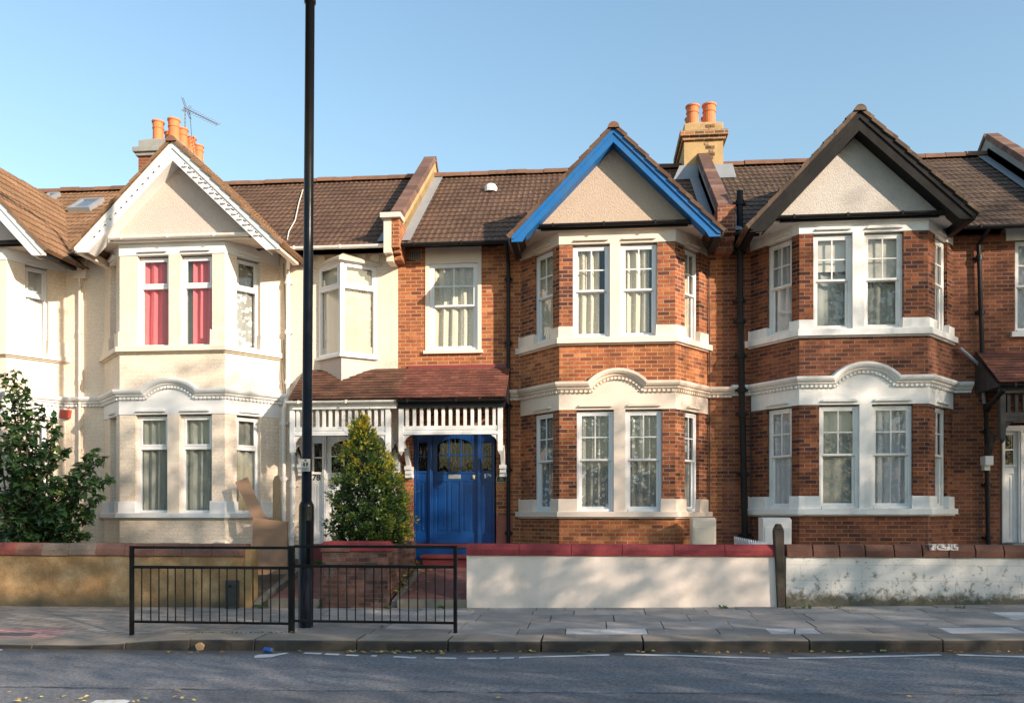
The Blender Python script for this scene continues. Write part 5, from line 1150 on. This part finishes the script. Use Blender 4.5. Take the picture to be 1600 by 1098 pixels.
cw = rwall('garden_wall', 'smooth cream garden wall topped with red painted coping', X(729, YF), X(1217, YF), zct(970, 868), plain('smooth cream masonry paint', (.90, .765, .645), .6, .05, 1.5, 9, .008, dirt=(.52, .42, .33), dirt_amt=.35, streak=.12), m_coping_red, Z(970, 850.5, YF) - Z(970, 868, YF), .80, 6, 'front garden walls')
pw = rwall('garden_wall', 'peeling white garden wall with loose brown brick coping', X(1228, YF), 9.6, zct(1400, 870), wallmat_peel(), m_coping_brown, Z(1400, 851, YF) - Z(1400, 870, YF), .40, 7, 'front garden walls')
q = MB(); q.box(X(1453, YF - .045), X(1497, YF - .045), YF - .052, YF + .1, Z(1470, 859, YF), Z(1470, 849.5, YF)); 
pc_, pn, pb, po = nt('flaked white paint'); f_ = ramp(pn, noi(pn, coords(pn), 22, 8, .7), [(.46, 0.), (.52, 1.)]); pn.links.new(mixc(pn, (.16, .075, .05), (.72, .70, .64), f_), pb.inputs['Base Color']); pb.inputs['Roughness'].default_value = .8
q.build('paint_patch', pc_, pw)
# brick pier between the two paths
pier = thing('garden_pier', 'short brick pier with a red cap in front of the conical shrub', 'brick pier', ((X(504, YF) + X(606, YF)) / 2, YF, .0), 'front garden walls')
m_pier = brick('pier brick', [(0, (.075, .038, .032)), (.4, (.14, .062, .048)), (1, (.21, .10, .072))], (.13, .10, .08), dark=.35, spots=(.24, .20, .17))
q = MB(); q.box(X(504, YF), X(606, YF), YF - .02, 13.32, -.1, Z(555, 861, YF)); q.box(X(606, YF) - .26, X(606, YF) - .02, 13.322, 15.2, .1, .98); q.build('wall_face', m_pier, pier)
q = MB(); zz0, zz1 = Z(555, 861, YF), Z(555, 845.5, YF); xl, xr = X(503, YF), X(607.5, YF)
q.prism([(xl, YF - .05, zz0 + .002), (xr, YF - .05, zz0 + .002), (xr, YF - .05, zz0 + .10), (xr - .06, YF - .05, zz1), (xl + .04, YF - .05, zz1), (xl, YF - .05, zz0 + .11)], (0, .40, 0)); q.build('pier_cap', m_coping_red, pier, bevel=.012)
q = MB(); q.box(xl - .003, X(548, YF), YF - .054, YF + .36, zz0 + .0, zz0 + .085); q.build('worn_cap_brick', m_coping_old, pier)
# timber post
tp = MB(); xa_, xb_ = X(1209, YF - .05), X(1226.5, YF - .05); zt_ = Z(1217, 818, YF - .05); z0_ = gz(xa_) - .1
tp.hexa([(xa_ + .06, YF - .07, z0_), (xb_ + .0, YF - .07, z0_), (xb_ + .0, YF + .09, z0_), (xa_ + .06, YF + .09, z0_), (xa_ + .005, YF - .07, zt_ - .09), (xb_ - .015, YF - .07, zt_ - .09), (xb_ - .015, YF + .09, zt_ - .09), (xa_ + .005, YF + .09, zt_ - .09)])
tp.hexa([(xa_ + .005, YF - .07, zt_ - .088), (xb_ - .015, YF - .07, zt_ - .088), (xb_ - .015, YF + .09, zt_ - .088), (xa_ + .005, YF + .09, zt_ - .088), (xa_ + .05, YF - .06, zt_), (xb_ - .06, YF - .06, zt_), (xb_ - .06, YF + .08, zt_), (xa_ + .05, YF + .08, zt_)])
tag(tp.build('timber_post', m_post, bevel=.012), 'old dark timber post between the cream wall and the peeling white wall', 'post')
# meter boxes
def meter(px0, px1, rtop, Y, mat, label, slope):
    x0, x1, zt, zb = X(px0, Y), X(px1, Y), Z((px0 + px1) / 2, rtop, Y), .55; t = thing('meter_box', label, 'meter box', ((x0 + x1) / 2, Y, zb), 'meter boxes behind the garden walls')
    q = MB(); q.prism([(x0, Y, zb), (x0, Y, zt), (x0, Y + .12, zt + .03), (x0, Y + .4, zt + .03), (x0, Y + .4, zb)], (x1 - x0, 0, 0)); q.build('box_body', mat, t, bevel=.012)
    q = MB(); q.box(x0 + .03, x1 - .03, Y - .012, Y, zb + .05, zt - .13); q.build('box_door', mat, t, bevel=.004); return t
meter(1082, 1119, 811, 14.5, m_meter, 'cream meter box below the right end of the brick bay', 0)
meter(1192, 1237, 811, 14.45, m_meter_w, 'greyish white meter box behind the timber post', 0)
# low white picket fence between the gardens
pf = thing('picket_fence', 'low white picket edging showing above the red coping beside the timber post', 'picket fence', (X(1190, 14), 14.0, .3))
q = MB(); n_p = 16
for i in range(n_p):
    y = 13.45 + i * .13; x = X(1200, 13.4) - .012 * i; zt = Z(1200, 851, 13.5) + .035 + .003 * i; q.prism([(x, y, .2), (x, y + .075, .2), (x, y + .075, zt - .04), (x, y + .037, zt), (x, y, zt - .04)], (.02, 0, 0))
q.build('pickets', m_upvc, pf)
q = MB(); q.box(X(1200, 13.4) - .24, X(1200, 13.4) + .05, 13.4, 13.42, .3, 1.02); q.build('fence_rail', m_upvc, pf)
# grey steel box at the foot of the tan wall
sx0, sx1 = X(353, 12.9), X(371, 12.9); t = thing('service_box', 'small dark grey steel box standing against the tan wall', 'utility box', ((sx0 + sx1) / 2, 12.9, gz(sx0)))
q = MB(); q.box(sx0, sx1, 12.86, 12.985, gz(sx0) - .05, Z(362, 906, 12.9)); q.build('box_body', m_greybox, t, bevel=.015)
q = MB(); q.box(sx0 + .03, sx1 - .03, 12.845, 12.859, gz(sx0) + .06, Z(362, 912, 12.9)); ob_ = q.build('box_door', m_greybox, t, bevel=.006)
q = MB(); q.tube([((sx0 + sx1) / 2, 12.845, .32), ((sx0 + sx1) / 2, 12.825, .32)], .022, 10); q.build('lock', m_black, ob_)

# ------------------------------------------------------------------ street furniture
pA_, pB_, pC_ = ground_pt(205, 988), ground_pt(455, 986), ground_pt(712, 987)
YRL = (pA_.y + pB_.y + pC_.y) / 3
rl = thing('guard_railing', 'black steel pedestrian guard railing along the kerb', 'railing', (pB_.x, YRL, pz(pB_.x, YRL)))
xa_, xb_, xc_ = X(206, YRL), X(455.5, YRL), X(711.5, YRL)
for x, w in ((xa_, .045), (xb_, .075), (xc_, .045)):
    q = MB(); zt = Z(455, 852, YRL) + (x - xb_) * .004; q.box(x - w / 2, x + w / 2, YRL - .03, YRL + .03, pz(x, YRL) - .05, zt); q.build('post', m_iron, rl, bevel=.006)
def rails(x0, x1, n, seed, rowsr):
    rt, r1, r2 = rowsr; cx = 800; rnd = random.Random(seed)
    pxm = 800 + FPX * (((x0 + x1) / 2 * _R[0] + YRL * _R[1]) / ((x0 + x1) / 2 * _F[0] + YRL * _F[1])); zt, za_, zb_ = [Z(pxm, r, YRL) for r in (rt, r1, r2)]
    for z, h in ((zt, .038), (za_, .04), (zb_, .032)):
        q = MB(); q.box(x0, x1, YRL - .022, YRL + .022, z - h / 2, z + h / 2); q.build('rail', m_iron, rl, bevel=.005)
    for i in range(n):
        x = x0 + (x1 - x0) * (i + 1) / (n + 1) + rnd.uniform(-.008, .008); q = MB(); q.tube([(x, YRL, zb_ + .01), (x + rnd.uniform(-.004, .004), YRL, za_ - .01)], .0085, 6); q.build('bar', m_iron, rl)
rails(xa_ + .024, xb_ - .04, 17, 1, (855, 886, 972)); rails(xb_ + .04, xc_ - .024, 17, 2, (853.5, 884.5, 971))
# lamp column
lp_ = ground_pt(477.5, 979); lt = thing('lamp_post', 'tall glossy black street lamp column rising past the top of the frame', 'street lamp', lp_)
q = MB(); t0 = V((X(481, lp_.y), lp_.y, Z(479, 784, lp_.y))); topx = X(484.5, lp_.y); ztop = Z(484, 0, lp_.y)
base_z = Z(478, 792, lp_.y); r1 = (X(489.5, lp_.y) - X(467, lp_.y)) / 2; r2 = (X(486.5, lp_.y) - X(471, lp_.y)) / 2; r3 = (X(491.5, lp_.y) - X(477.5, lp_.y)) / 2
sx = (topx - lp_.x) / (ztop - lp_.z); PXZ = lambda z: (lp_.x + sx * (z - lp_.z), lp_.y, z)
q.tube([PXZ(lp_.z - .1), PXZ(base_z), PXZ(base_z + .035), PXZ(base_z + .09)], [r1, r1, r1 * .97, r2 * 1.02], 28); q.build('base_column', m_lamp, lt, smooth=False)
for p in lt.children[0].data.polygons: p.use_smooth = len(p.vertices) == 4
q = MB(); q.tube([PXZ(base_z + .085), PXZ(ztop - .06), PXZ(ztop - .05), PXZ(ztop), PXZ(ztop + .05), PXZ(10.2)], [r2, r3, r3 * 1.25, r3 * 1.25, r3 * .8, .05], 28)
sh = q.build('shaft', m_lamp, lt)
for p in sh.data.polygons: p.use_smooth = len(p.vertices) == 4
q = MB(); e = V(PXZ(10.2)); q.tube([e, e + V((0, -.3, .35)), e + V((0, -1.2, .5))], .04, 10); q.build('lamp_arm', m_lamp, lt)
q = MB(); q.prism([tuple(e + V((-.12, -1.1, .46))), tuple(e + V((.12, -1.1, .46))), tuple(e + V((.16, -1.9, .50))), tuple(e + V((-.16, -1.9, .50)))], (0, 0, .12)); q.build('lantern', m_lamp, lt, bevel=.03)
q = MB(); q.box(lp_.x + .04, lp_.x + r1 + .006, lp_.y - r1 - .0, lp_.y - .05, .75, base_z - .18); q.build('access_door', m_lamp, lt, bevel=.01)
zs0, zs1 = Z(476, 736.5, lp_.y), Z(476, 717.5, lp_.y); xs0, xs1 = X(469.3, lp_.y - .1), X(483.8, lp_.y - .1)
q = MB(); q.box(xs0, xs1, lp_.y - r2 - .010, lp_.y - r2 - .002, zs0, zs1); sg = q.build('notice_plate', plain('notice plate', (.62, .58, .50), .5, .05, 5), lt)
q = MB(); W_, H_ = xs1 - xs0, zs1 - zs0; yy = lp_.y - r2 - .012
for a0, a1, b0, b1 in ((.38, .62, .84, .96), (.2, .8, .76, .79), (.25, .45, .48, .70), (.55, .78, .50, .70), (.3, .42, .40, .48), (.55, .7, .38, .48), (.12, .88, .26, .29), (.12, .80, .19, .22), (.12, .88, .12, .15), (.12, .6, .05, .08)):
    q.box(xs0 + W_ * a0, xs0 + W_ * a1, yy, yy + .002, zs0 + H_ * b0, zs0 + H_ * b1)
q.build('notice_print', m_num, sg)

# ------------------------------------------------------------------ cardboard and planks against the cream bay
def sheet(name, label, cat, poly, Y, dy, th, mat, group=None):
    pts = [at(px, py, Y + dy * (py - 750) / 100) for px, py in poly]; cx = sum((p for p in pts), V((0, 0, 0))) / len(pts)
    q = MB(); q.prism([p - V((0, 0, 0)) for p in pts], (0, th, 0)); o = q.build(name, mat); tag(o, label, cat, group); return o
cb = sheet('cardboard_sheet', 'tall strip of brown cardboard leaning on the cream bay window', 'cardboard', [(367, 753), (386, 745), (402, 782), (420, 818), (396, 814), (383, 785)], 14.75, -.2, .03, m_card_b, 'flattened cardboard')
cb2 = sheet('cardboard_sheet', 'wide flattened brown cardboard box standing beside the tan wall end', 'cardboard', [(395, 808), (449, 815), (449, 896), (393, 898)], 14.3, -.12, .05, m_card, 'flattened cardboard')
q = MB(); a_ = at(418, 838, 14.38); q.box(a_.x, a_.x + .03, a_.y - .06, a_.y - .052 + .02, a_.z - .2, a_.z); tag(q.build('tape', plain('dark tape', (.3, .17, .1), .5, .1), cb2))
pk = sheet('timber_plank', 'split raw timber plank standing upright beside the cardboard', 'plank', [(426, 812), (426, 752), (429, 744), (434, 742), (437, 752), (437, 814)], 15.2, -.1, .05, m_plank)

# ------------------------------------------------------------------ litter
cp_ = road_pt(419, 1019.5); can = thing('drinks_can', 'crushed blue drinks can lying in the gutter', 'can', cp_)
q = MB(); ax_ = V((1, -.25, .0)).normalized(); c0 = cp_ + V((-.06, .02, .035)); q.tube([c0, c0 + ax_ * .01, c0 + ax_ * .112, c0 + ax_ * .122], [.024, .033, .033, .026], 14)
q.build('can_body', plain('blue can print', (.03, .12, .45), .3, .3, 30, metallic=.4, dirt=(.6, .62, .65), dirt_amt=.8), can)
q = MB(); q.tube([c0 + ax_ * .1225, c0 + ax_ * .128], [.028, .026], 14); q.build('can_end', m_metal, can)
m_litter = attr_tile('dry leaf', [(0, (.16, .09, .035)), (.4, (.42, .25, .09)), (.7, (.58, .44, .16)), (1, (.40, .42, .10))])
def leaf_litter(name, pts, s0, s1, seed):
    mb = MB(); rnd = random.Random(seed)
    for p in pts:
        s = rnd.uniform(s0, s1); a = rnd.uniform(0, 6.3); u = V((math.cos(a), math.sin(a), rnd.uniform(-.25, .25))) * s; v = V((-math.sin(a), math.cos(a), rnd.uniform(-.25, .25))) * s * rnd.uniform(.4, .8); c = V(p) + V((0, 0, .012 + s * .12)); z = V((0, 0, s * rnd.uniform(.05, .35)))
        mb.poly([c - u, c - u * .3 + v, c + u * .4 + v * .8 + z, c + u, c + u * .4 - v * .8 + z, c - u * .3 - v], rnd.random())
    return tag(mb.build(name, m_litter), kind='stuff')
rl_ = random.Random(21); pts = []
for _ in range(150):
    px = rl_.choice([rl_.gauss(640, 60), rl_.uniform(230, 1600), rl_.uniform(560, 1600)]); pts.append(road_pt(px, 1018 + abs(rl_.gauss(.8, 1.6))))
leaf_litter('fallen_leaves', pts, .015, .045, 1)
pts = [road_pt(rl_.uniform(0, 1600), rl_.uniform(1030, 1098)) for _ in range(30)] + [road_pt(rl_.gauss(150, 110), rl_.uniform(1088, 1098)) for _ in range(26)]
leaf_litter('fallen_leaves', pts, .012, .035, 2)
pts = [ground_pt(rl_.uniform(200, 1600), rl_.uniform(950, 990)) for _ in range(40)] + [ground_pt(rl_.uniform(430, 1500), 951 + rl_.random() * 3) for _ in range(50)]
leaf_litter('fallen_leaves', pts, .012, .035, 3)
pts = []
for _ in range(420):
    x = rl_.uniform(X(606, 13.3) - .05, X(612, 13.1) + (.05 if rl_.random() < .8 else .5)); y = rl_.uniform(13.3, 15.3); pts.append((x, y, gz(x) * .6 + gdz(y) + .09 + rl_.random() * .05))
leaf_litter('fallen_leaves', pts, .02, .05, 4)
op = road_pt(311, 1016.5); q = MB(); q.prism([tuple(op + V((math.cos(a_) * .05 * (1 + .15 * math.sin(5 * a_)), 0, .055 + math.sin(a_) * .05))) for a_ in [i * .45 for i in range(14)]], (.01, .025, .0)); tag(q.build('litter_disc', plain('tan paper', (.55, .33, .17), .8, .2, 20)), 'crumpled tan paper disc lying against the kerb', 'litter')
# ------------------------------------------------------------------ plants
def leafmat(name, stops, trans=.25, rough=.5, spec=.4):
    m, n, b, out = nt(name); a = N(n, 'ShaderNodeAttribute', attribute_name='tint'); c = ramp(n, a.outputs['Fac'], stops)
    n.links.new(c, b.inputs['Base Color']); b.inputs['Roughness'].default_value = rough; b.inputs['Specular IOR Level'].default_value = spec
    if trans:
        t = N(n, 'ShaderNodeBsdfTranslucent'); mx = N(n, 'ShaderNodeMixShader'); mx.inputs[0].default_value = trans
        n.links.new(c, t.inputs[0]); n.links.new(b.outputs[0], mx.inputs[1]); n.links.new(t.outputs[0], mx.inputs[2]); n.links.new(mx.outputs[0], out.inputs[0])
    return m
MAPLE = [(0, 0), (-.12, .22), (-.30, .30), (-.05, .45), (.0, .55), (.30, .42), (.42, .52), (.55, .24), (1, 0), (.55, -.24), (.42, -.52), (.30, -.42), (0, -.55), (-.05, -.45), (-.30, -.30), (-.12, -.22)]
OVAL = [(0, 0), (.25, .26), (.6, .28), (1, 0), (.6, -.28), (.25, -.26)]
def leaf(mb, p, d, n_, size, shape, tint, curl=.25):
    d = d.normalized(); s = d.cross(n_)
    if s.length < 1e-4: s = d.cross(V((1, 0, 0)))
    s.normalize(); n2 = s.cross(d); pts = []
    for u, v in shape: pts.append(p + d * (u * size) + s * (v * size) + n2 * (size * (-curl * u * u + .35 * abs(v) * .6 * (1 if curl > 0 else -1))))
    if len(shape) > 8:
        h = len(shape) // 2
        mb.poly(pts[:h + 1], tint); mb.poly([pts[0]] + pts[h:], tint)
    else: mb.poly(pts, tint)
def rv(rnd): 
    while True:
        v = V((rnd.uniform(-1, 1), rnd.uniform(-1, 1), rnd.uniform(-1, 1)))
        if .05 < v.length < 1: return v.normalized()

m_bush = leafmat('dark maple leaf', [(0, (.020, .048, .016)), (.5, (.035, .080, .024)), (.85, (.055, .12, .034)), (1, (.14, .17, .05))], .22, .45)
m_bark = plain('grey brown bark', (.13, .10, .07), .9, .3, 8, 40, .01)
bush = thing('leafy_bush', 'large dark green maple leaved bush growing behind the tan wall', 'bush', (-10.3, 14.1, .5))
rb = random.Random(5); st = MB(); lf = MB(); root_ = V((-10.5, 14.2, .5))
tips = [(8, 583, 14.0), (22, 578, 14.3), (-30, 560, 14.2), (40, 592, 13.9), (44, 640, 13.8), (62, 632, 14.3), (84, 648, 14.0), (92, 668, 13.7), (70, 700, 13.6), (108, 700, 14.1), (114, 742, 13.7), (135, 716, 14.2), (152, 702, 14.0), (166, 712, 13.9), (178, 748, 13.9), (150, 742, 13.6), (160, 775, 13.8), (146, 800, 13.7), (128, 770, 13.5), (122, 820, 13.5), (140, 836, 13.9), (100, 800, 13.4), (70, 780, 13.4), (40, 730, 13.4), (10, 690, 13.4), (30, 810, 13.35), (-40, 640, 13.9), (-60, 700, 13.6), (-20, 760, 13.4), (0, 630, 13.6), (90, 745, 13.5), (55, 840, 13.4), (5, 845, 13.4), (95, 850, 13.5), (20, 665, 13.5), (-10, 600, 13.9)]
for (px, py, Y) in tips:
    tp_ = at(px, py, Y); base = root_ + V((rb.uniform(-.5, .6), rb.uniform(-.3, .3), 0)); mid_ = base.lerp(tp_, .5) + V((rb.uniform(-.1, .1), rb.uniform(-.2, .2), .15 * (tp_ - base).length)); P_ = []
    for k in range(9):
        f = k / 8; P_.append(base * (1 - f) ** 2 + mid_ * 2 * f * (1 - f) + tp_ * f * f)
    st.tube(P_, [.022 * (1 - .8 * k / 8) for k in range(9)], 5, False); L = (tp_ - base).length; nl = int(46 + L * 23)
    for i in range(nl):
        f = .12 + .88 * (i / nl) ** .8; q0 = base * (1 - f) ** 2 + mid_ * 2 * f * (1 - f) + tp_ * f * f; spread = .34 * (1.12 - f); off = rv(rb) * spread * rb.random() ** .6
        d = (V((rb.gauss(0, 1), rb.gauss(-.25, .8), -.35)) + off.normalized() * .8); n_ = V((rb.gauss(0, .35), rb.gauss(-.35, .35), 1))
        leaf(lf, q0 + off, d, n_, rb.uniform(.07, .145), MAPLE, min(1, max(0, rb.gauss(.42, .25))), rb.uniform(.05, .45))
lf.build('crown', m_bush, bush); st.build('stem', m_bark, bush)

# conical shrub
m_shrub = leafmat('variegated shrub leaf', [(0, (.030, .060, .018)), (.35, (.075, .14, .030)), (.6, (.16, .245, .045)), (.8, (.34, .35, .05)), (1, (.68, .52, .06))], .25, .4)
shrub = thing('conical_shrub', 'conical evergreen shrub with yellow tipped leaves growing behind the brick pier', 'shrub', (X(572, 13.85), 13.85, .6))
prof_px = [(648, 4), (662, 10), (680, 20), (700, 34), (718, 40), (722, 46), (745, 57), (770, 64), (795, 67), (815, 66), (835, 60), (852, 50)]
ctr_px = [(648, 564), (680, 567), (720, 573), (760, 576), (800, 577), (852, 577)]
def lerp_tab(tab, v):
    for (a, b_), (c, d) in zip(tab[:-1], tab[1:]):
        if v <= c: return b_ + (d - b_) * (v - a) / (c - a)
    return tab[-1][1]
rc = random.Random(9); lf = MB(); YS = 13.85
clumps = []
for _ in range(760):
    py = 650 + 200 * rc.random() ** .62; R_ = lerp_tab(prof_px, py) / 1300 * 14.2; cxp = lerp_tab(ctr_px, py); c = at(cxp, py, YS); a = rc.uniform(0, 2 * math.pi); k = rc.random() ** .45; R_ *= 1 + .30 * noise.noise(V((math.cos(a) * 1.3, math.sin(a) * 1.3, py * .028))) + .12 * noise.noise(V((math.cos(a) * 3, math.sin(a) * 3, py * .07)))
    c = c + V((math.cos(a) * R_ * k * .95, math.sin(a) * R_ * k * .85, rc.uniform(-.04, .04))); out = V((math.cos(a), math.sin(a), .55))
    f = (850 - py) / 200; sunny = .20 + .62 * f ** 1.5 + .14 * out.x - .06 * out.y + rc.gauss(0, .17) + (.12 if k > .8 else -.28)  # yellow tips, plus sunlight and inner shade put into the leaf tint
    clumps.append((c, out, sunny, k))
for c, out, sunny, k in clumps:
    r_ = rc.uniform(.05, .105); n_l = int(22 + 10 * rc.random())
    for i in range(n_l):
        off = rv(rc) * r_ * rc.random() ** .5; tip = off.dot(out) / r_
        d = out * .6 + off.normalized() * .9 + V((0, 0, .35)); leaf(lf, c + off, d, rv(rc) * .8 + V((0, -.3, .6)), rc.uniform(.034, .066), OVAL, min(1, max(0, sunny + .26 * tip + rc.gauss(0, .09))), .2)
    for i in range(2):              # straggling shoots
        if k > .8 and rc.random() < .35:
            for j in range(7): leaf(lf, c + out * (.04 + .028 * j) + rv(rc) * .014, out + rv(rc) * .7, V((0, -.3, 1)), .04, OVAL, min(1, max(0, sunny + .1)), .2)
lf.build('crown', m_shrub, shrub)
st = MB(); st.tube([at(577, 870, YS), at(576, 800, YS), at(570, 720, YS), at(565, 660, YS)], [.035, .028, .018, .006], 7)
for _ in range(14):
    py = rc.uniform(690, 835); c = at(lerp_tab(ctr_px, py), py, YS); a = rc.uniform(0, 6.3); R_ = lerp_tab(prof_px, py) / 1300 * 14.2 * .8; st.tube([c, c + V((math.cos(a) * R_, math.sin(a) * R_, R_ * .9))], [.012, .004], 5, False)
st.build('stem', m_bark, shrub)
# small weeds
m_weed = leafmat('weed leaf', [(0, (.04, .09, .02)), (1, (.12, .2, .05))], .2)
wd = MB(); rw = random.Random(14)
def weed(p, n, s):
    for _ in range(n): d = V((rw.gauss(0, .7), rw.gauss(0, .7), 1)); leaf(wd, p + V((rw.uniform(-.05, .05), rw.uniform(-.03, .03), 0)), d, rv(rw), s * rw.uniform(.6, 1.2), OVAL, rw.random(), .3)
for px in range(300, 460, 9): weed(ground_pt(px + rw.uniform(-5, 5), 988.5), 5, .025)
for px in [402, 408, 414, 500, 606, 690, 1130, 1235, 1260, 1310, 1500]: weed(ground_pt(px, 950), 8, .06)
for px, py in ((1506, 1014), (1508, 1015), (262, 1011), (1595, 1016)): weed(road_pt(px, py), 9, .07)
for _ in range(6): weed(V((X(500, 13.6) + rw.uniform(-.1, .05), 13.7 + rw.uniform(-.1, .1), .62)), 10, .09)
tag(wd.build('weeds', m_weed), kind='stuff')
bw = MB()
for px, py in ((203, 873), ): pass

# ------------------------------------------------------------------ trees on the far side of the street (behind the camera): they shade the fronts
SUN_AZ, SUN_EL = math.atan2(1.45, 1.0), R(20.0)   # to the right of straight behind the camera
SUN = V((math.sin(SUN_AZ) * math.cos(SUN_EL), -math.cos(SUN_AZ) * math.cos(SUN_EL), math.sin(SUN_EL)))
m_tree = leafmat('plane tree leaf', [(0, (.030, .055, .018)), (.5, (.055, .10, .028)), (1, (.10, .15, .04))], .2)
m_trunk = plain('plane tree bark', (.20, .17, .12), .9, .35, 4, 15, .02)
def tree(name, label, x, y, h, r, z0, n, seed, zc=None, lsize=.30, clump=.5, squash=1.0):
    t = thing(name, label, 'tree', (x, y, gz(x) - .06), 'trees across the street'); rt = random.Random(seed); tr = MB(); cr = MB(); zb = gz(x) - .1
    P_ = [V((x, y, zb)), V((x + .1, y, z0 * .5)), V((x - .05, y + .1, z0)), V((x + .1, y, z0 + (h - z0) * .5)), V((x, y, h * .92))]
    tr.tube(P_, [.30, .24, .20, .12, .03], 10)
    for i in range(14):
        f = rt.uniform(.0, .85); b0 = V((x, y, z0 + (h - z0) * f * .8)); a = rt.uniform(0, 6.28); L = r * rt.uniform(.6, .95) * (1 - .5 * f); b2 = b0 + V((math.cos(a) * L, math.sin(a) * L * squash, L * .6)); tr.tube([b0, b0.lerp(b2, .5) + V((0, 0, .15)), b2], [.09, .06, .015], 6, False)
    zm = (z0 + h) / 2; hz = (h - z0) / 2; cl = []
    for _ in range(int(n / 26)):
        v = rv(rt) * rt.random() ** .4; cl.append((V((x + v.x * r, y + v.y * r * squash, zm + v.z * hz)), rt.uniform(.5, 1.0)))
    for i in range(int(n * 1.0)):
        if rt.random() < clump: c, cr_ = cl[rt.randrange(len(cl))]; p = c + rv(rt) * cr_ * rt.random() ** .5
        else: v = rv(rt) * rt.random() ** .4; p = V((x + v.x * r, y + v.y * r * squash, zm + v.z * hz))
        if 1:
            leaf(cr, p, rv(rt), rv(rt), lsize * rt.uniform(.7, 1.3), OVAL, rt.random(), .1)
    cr.build('crown', m_tree, t); tr.build('trunk', m_trunk, t); return t
TREES = [
    ('round crowned street tree on the near pavement, first from the left', 12.4, .2, 13.4, 4.2, 3.0, 10500, 1, None, .17, .1),
    ('round crowned street tree on the near pavement, second from the left', 17.4, .3, 13.6, 3.7, 3.0, 3000, 2, None, .17, .35),
    ('round crowned street tree on the near pavement, third from the left', 22.6, .1, 14.2, 3.6, 3.0, 3300, 3, None, .17, .45),
    ('tall street tree on the near pavement, fourth from the left', 28.0, .3, 17.4, 3.6, 3.0, 10500, 4, None, .18, .6),
    ('tall street tree on the near pavement, fifth from the left', 33.6, .2, 18.0, 3.7, 3.0, 10500, 5, None, .18, .6),
    ('wide garden tree set back behind the near pavement, left one', 21.0, -7.0, 16.0, 5.2, 2.4, 3400, 6, None, .18, .4),
    ('wide garden tree set back behind the near pavement, middle one', 31.5, -7.5, 17.0, 5.4, 2.4, 6000, 7, None, .18, .5),
    ('wide garden tree set back behind the near pavement, right one', 42.0, -7.0, 21.0, 5.4, 2.4, 11000, 8, None, .18, .6),
]
# unseen hedges added behind the camera to darken what the window panes mirror
def hedge(x0, x1, y, h, seed, label):
    rt = random.Random(seed); mb = MB()
    for _ in range(int((x1 - x0) * 900)):
        p = V((rt.uniform(x0, x1), y + rt.gauss(0, .35), rt.uniform(-.1, h * (1 + .12 * noise.noise(V((_ * .37, seed, 0))))))); leaf(mb, p, rv(rt), rv(rt), rt.uniform(.12, .24), OVAL, rt.random(), .1)
    o = mb.build('hedge', m_tree); tag(o, label, 'hedge', 'unseen hedges added across the street')
for i, (a_, b_, h_, l_) in enumerate(((-34, -22, 3.6, 'unseen tall hedge added across the street, leftmost of the five'), (-21.5, -9, 4.4, 'unseen tall hedge added across the street, second from the left'), (-8.5, 4, 3.4, 'unseen lower hedge added straight behind the camera'), (4.5, 17, 4.6, 'unseen tall hedge added across the street, fourth from the left'), (17.5, 32, 4.0, 'unseen tall hedge added across the street, rightmost of the five'))):
    hedge(a_, b_, -4.2, h_, 31 + i, l_)
for args in TREES: tree('street_tree', *args)
# ------------------------------------------------------------------ light
w = bpy.data.worlds.new('World'); sc.world = w; w.use_nodes = True; wn = w.node_tree; bg = wn.nodes['Background']
sky = wn.nodes.new('ShaderNodeTexSky'); sky.sky_type = 'NISHITA'; sky.sun_disc = False; sky.sun_elevation = SUN_EL; sky.sun_rotation = math.atan2(SUN.x, SUN.y)
sky.air_density = 1.7; sky.dust_density = 1.0; sky.ozone_density = 3.4; sky.altitude = 0
wn.links.new(sky.outputs[0], bg.inputs[0]); bg.inputs[1].default_value = .116
sd_ = bpy.data.lights.new('sun', 'SUN'); so = bpy.data.objects.new('sun', sd_); COL.objects.link(so); sd_.energy = 3.9; sd_.angle = R(.55); sd_.color = (1, .835, .68)
so.rotation_euler = (-SUN).to_track_quat('-Z', 'Y').to_euler()
vs = sc.view_settings; vs.view_transform = 'Standard'; vs.look = 'None'; vs.gamma = 1; vs.use_curve_mapping = False; vs.exposure = 1.15
sc.render.resolution_x, sc.render.resolution_y = 1024, 702
sc.cycles.max_bounces = 8; sc.cycles.transparent_max_bounces = 16; sc.cycles.sample_clamp_indirect = 6
try: sc.cycles.use_denoising = True
except Exception: pass
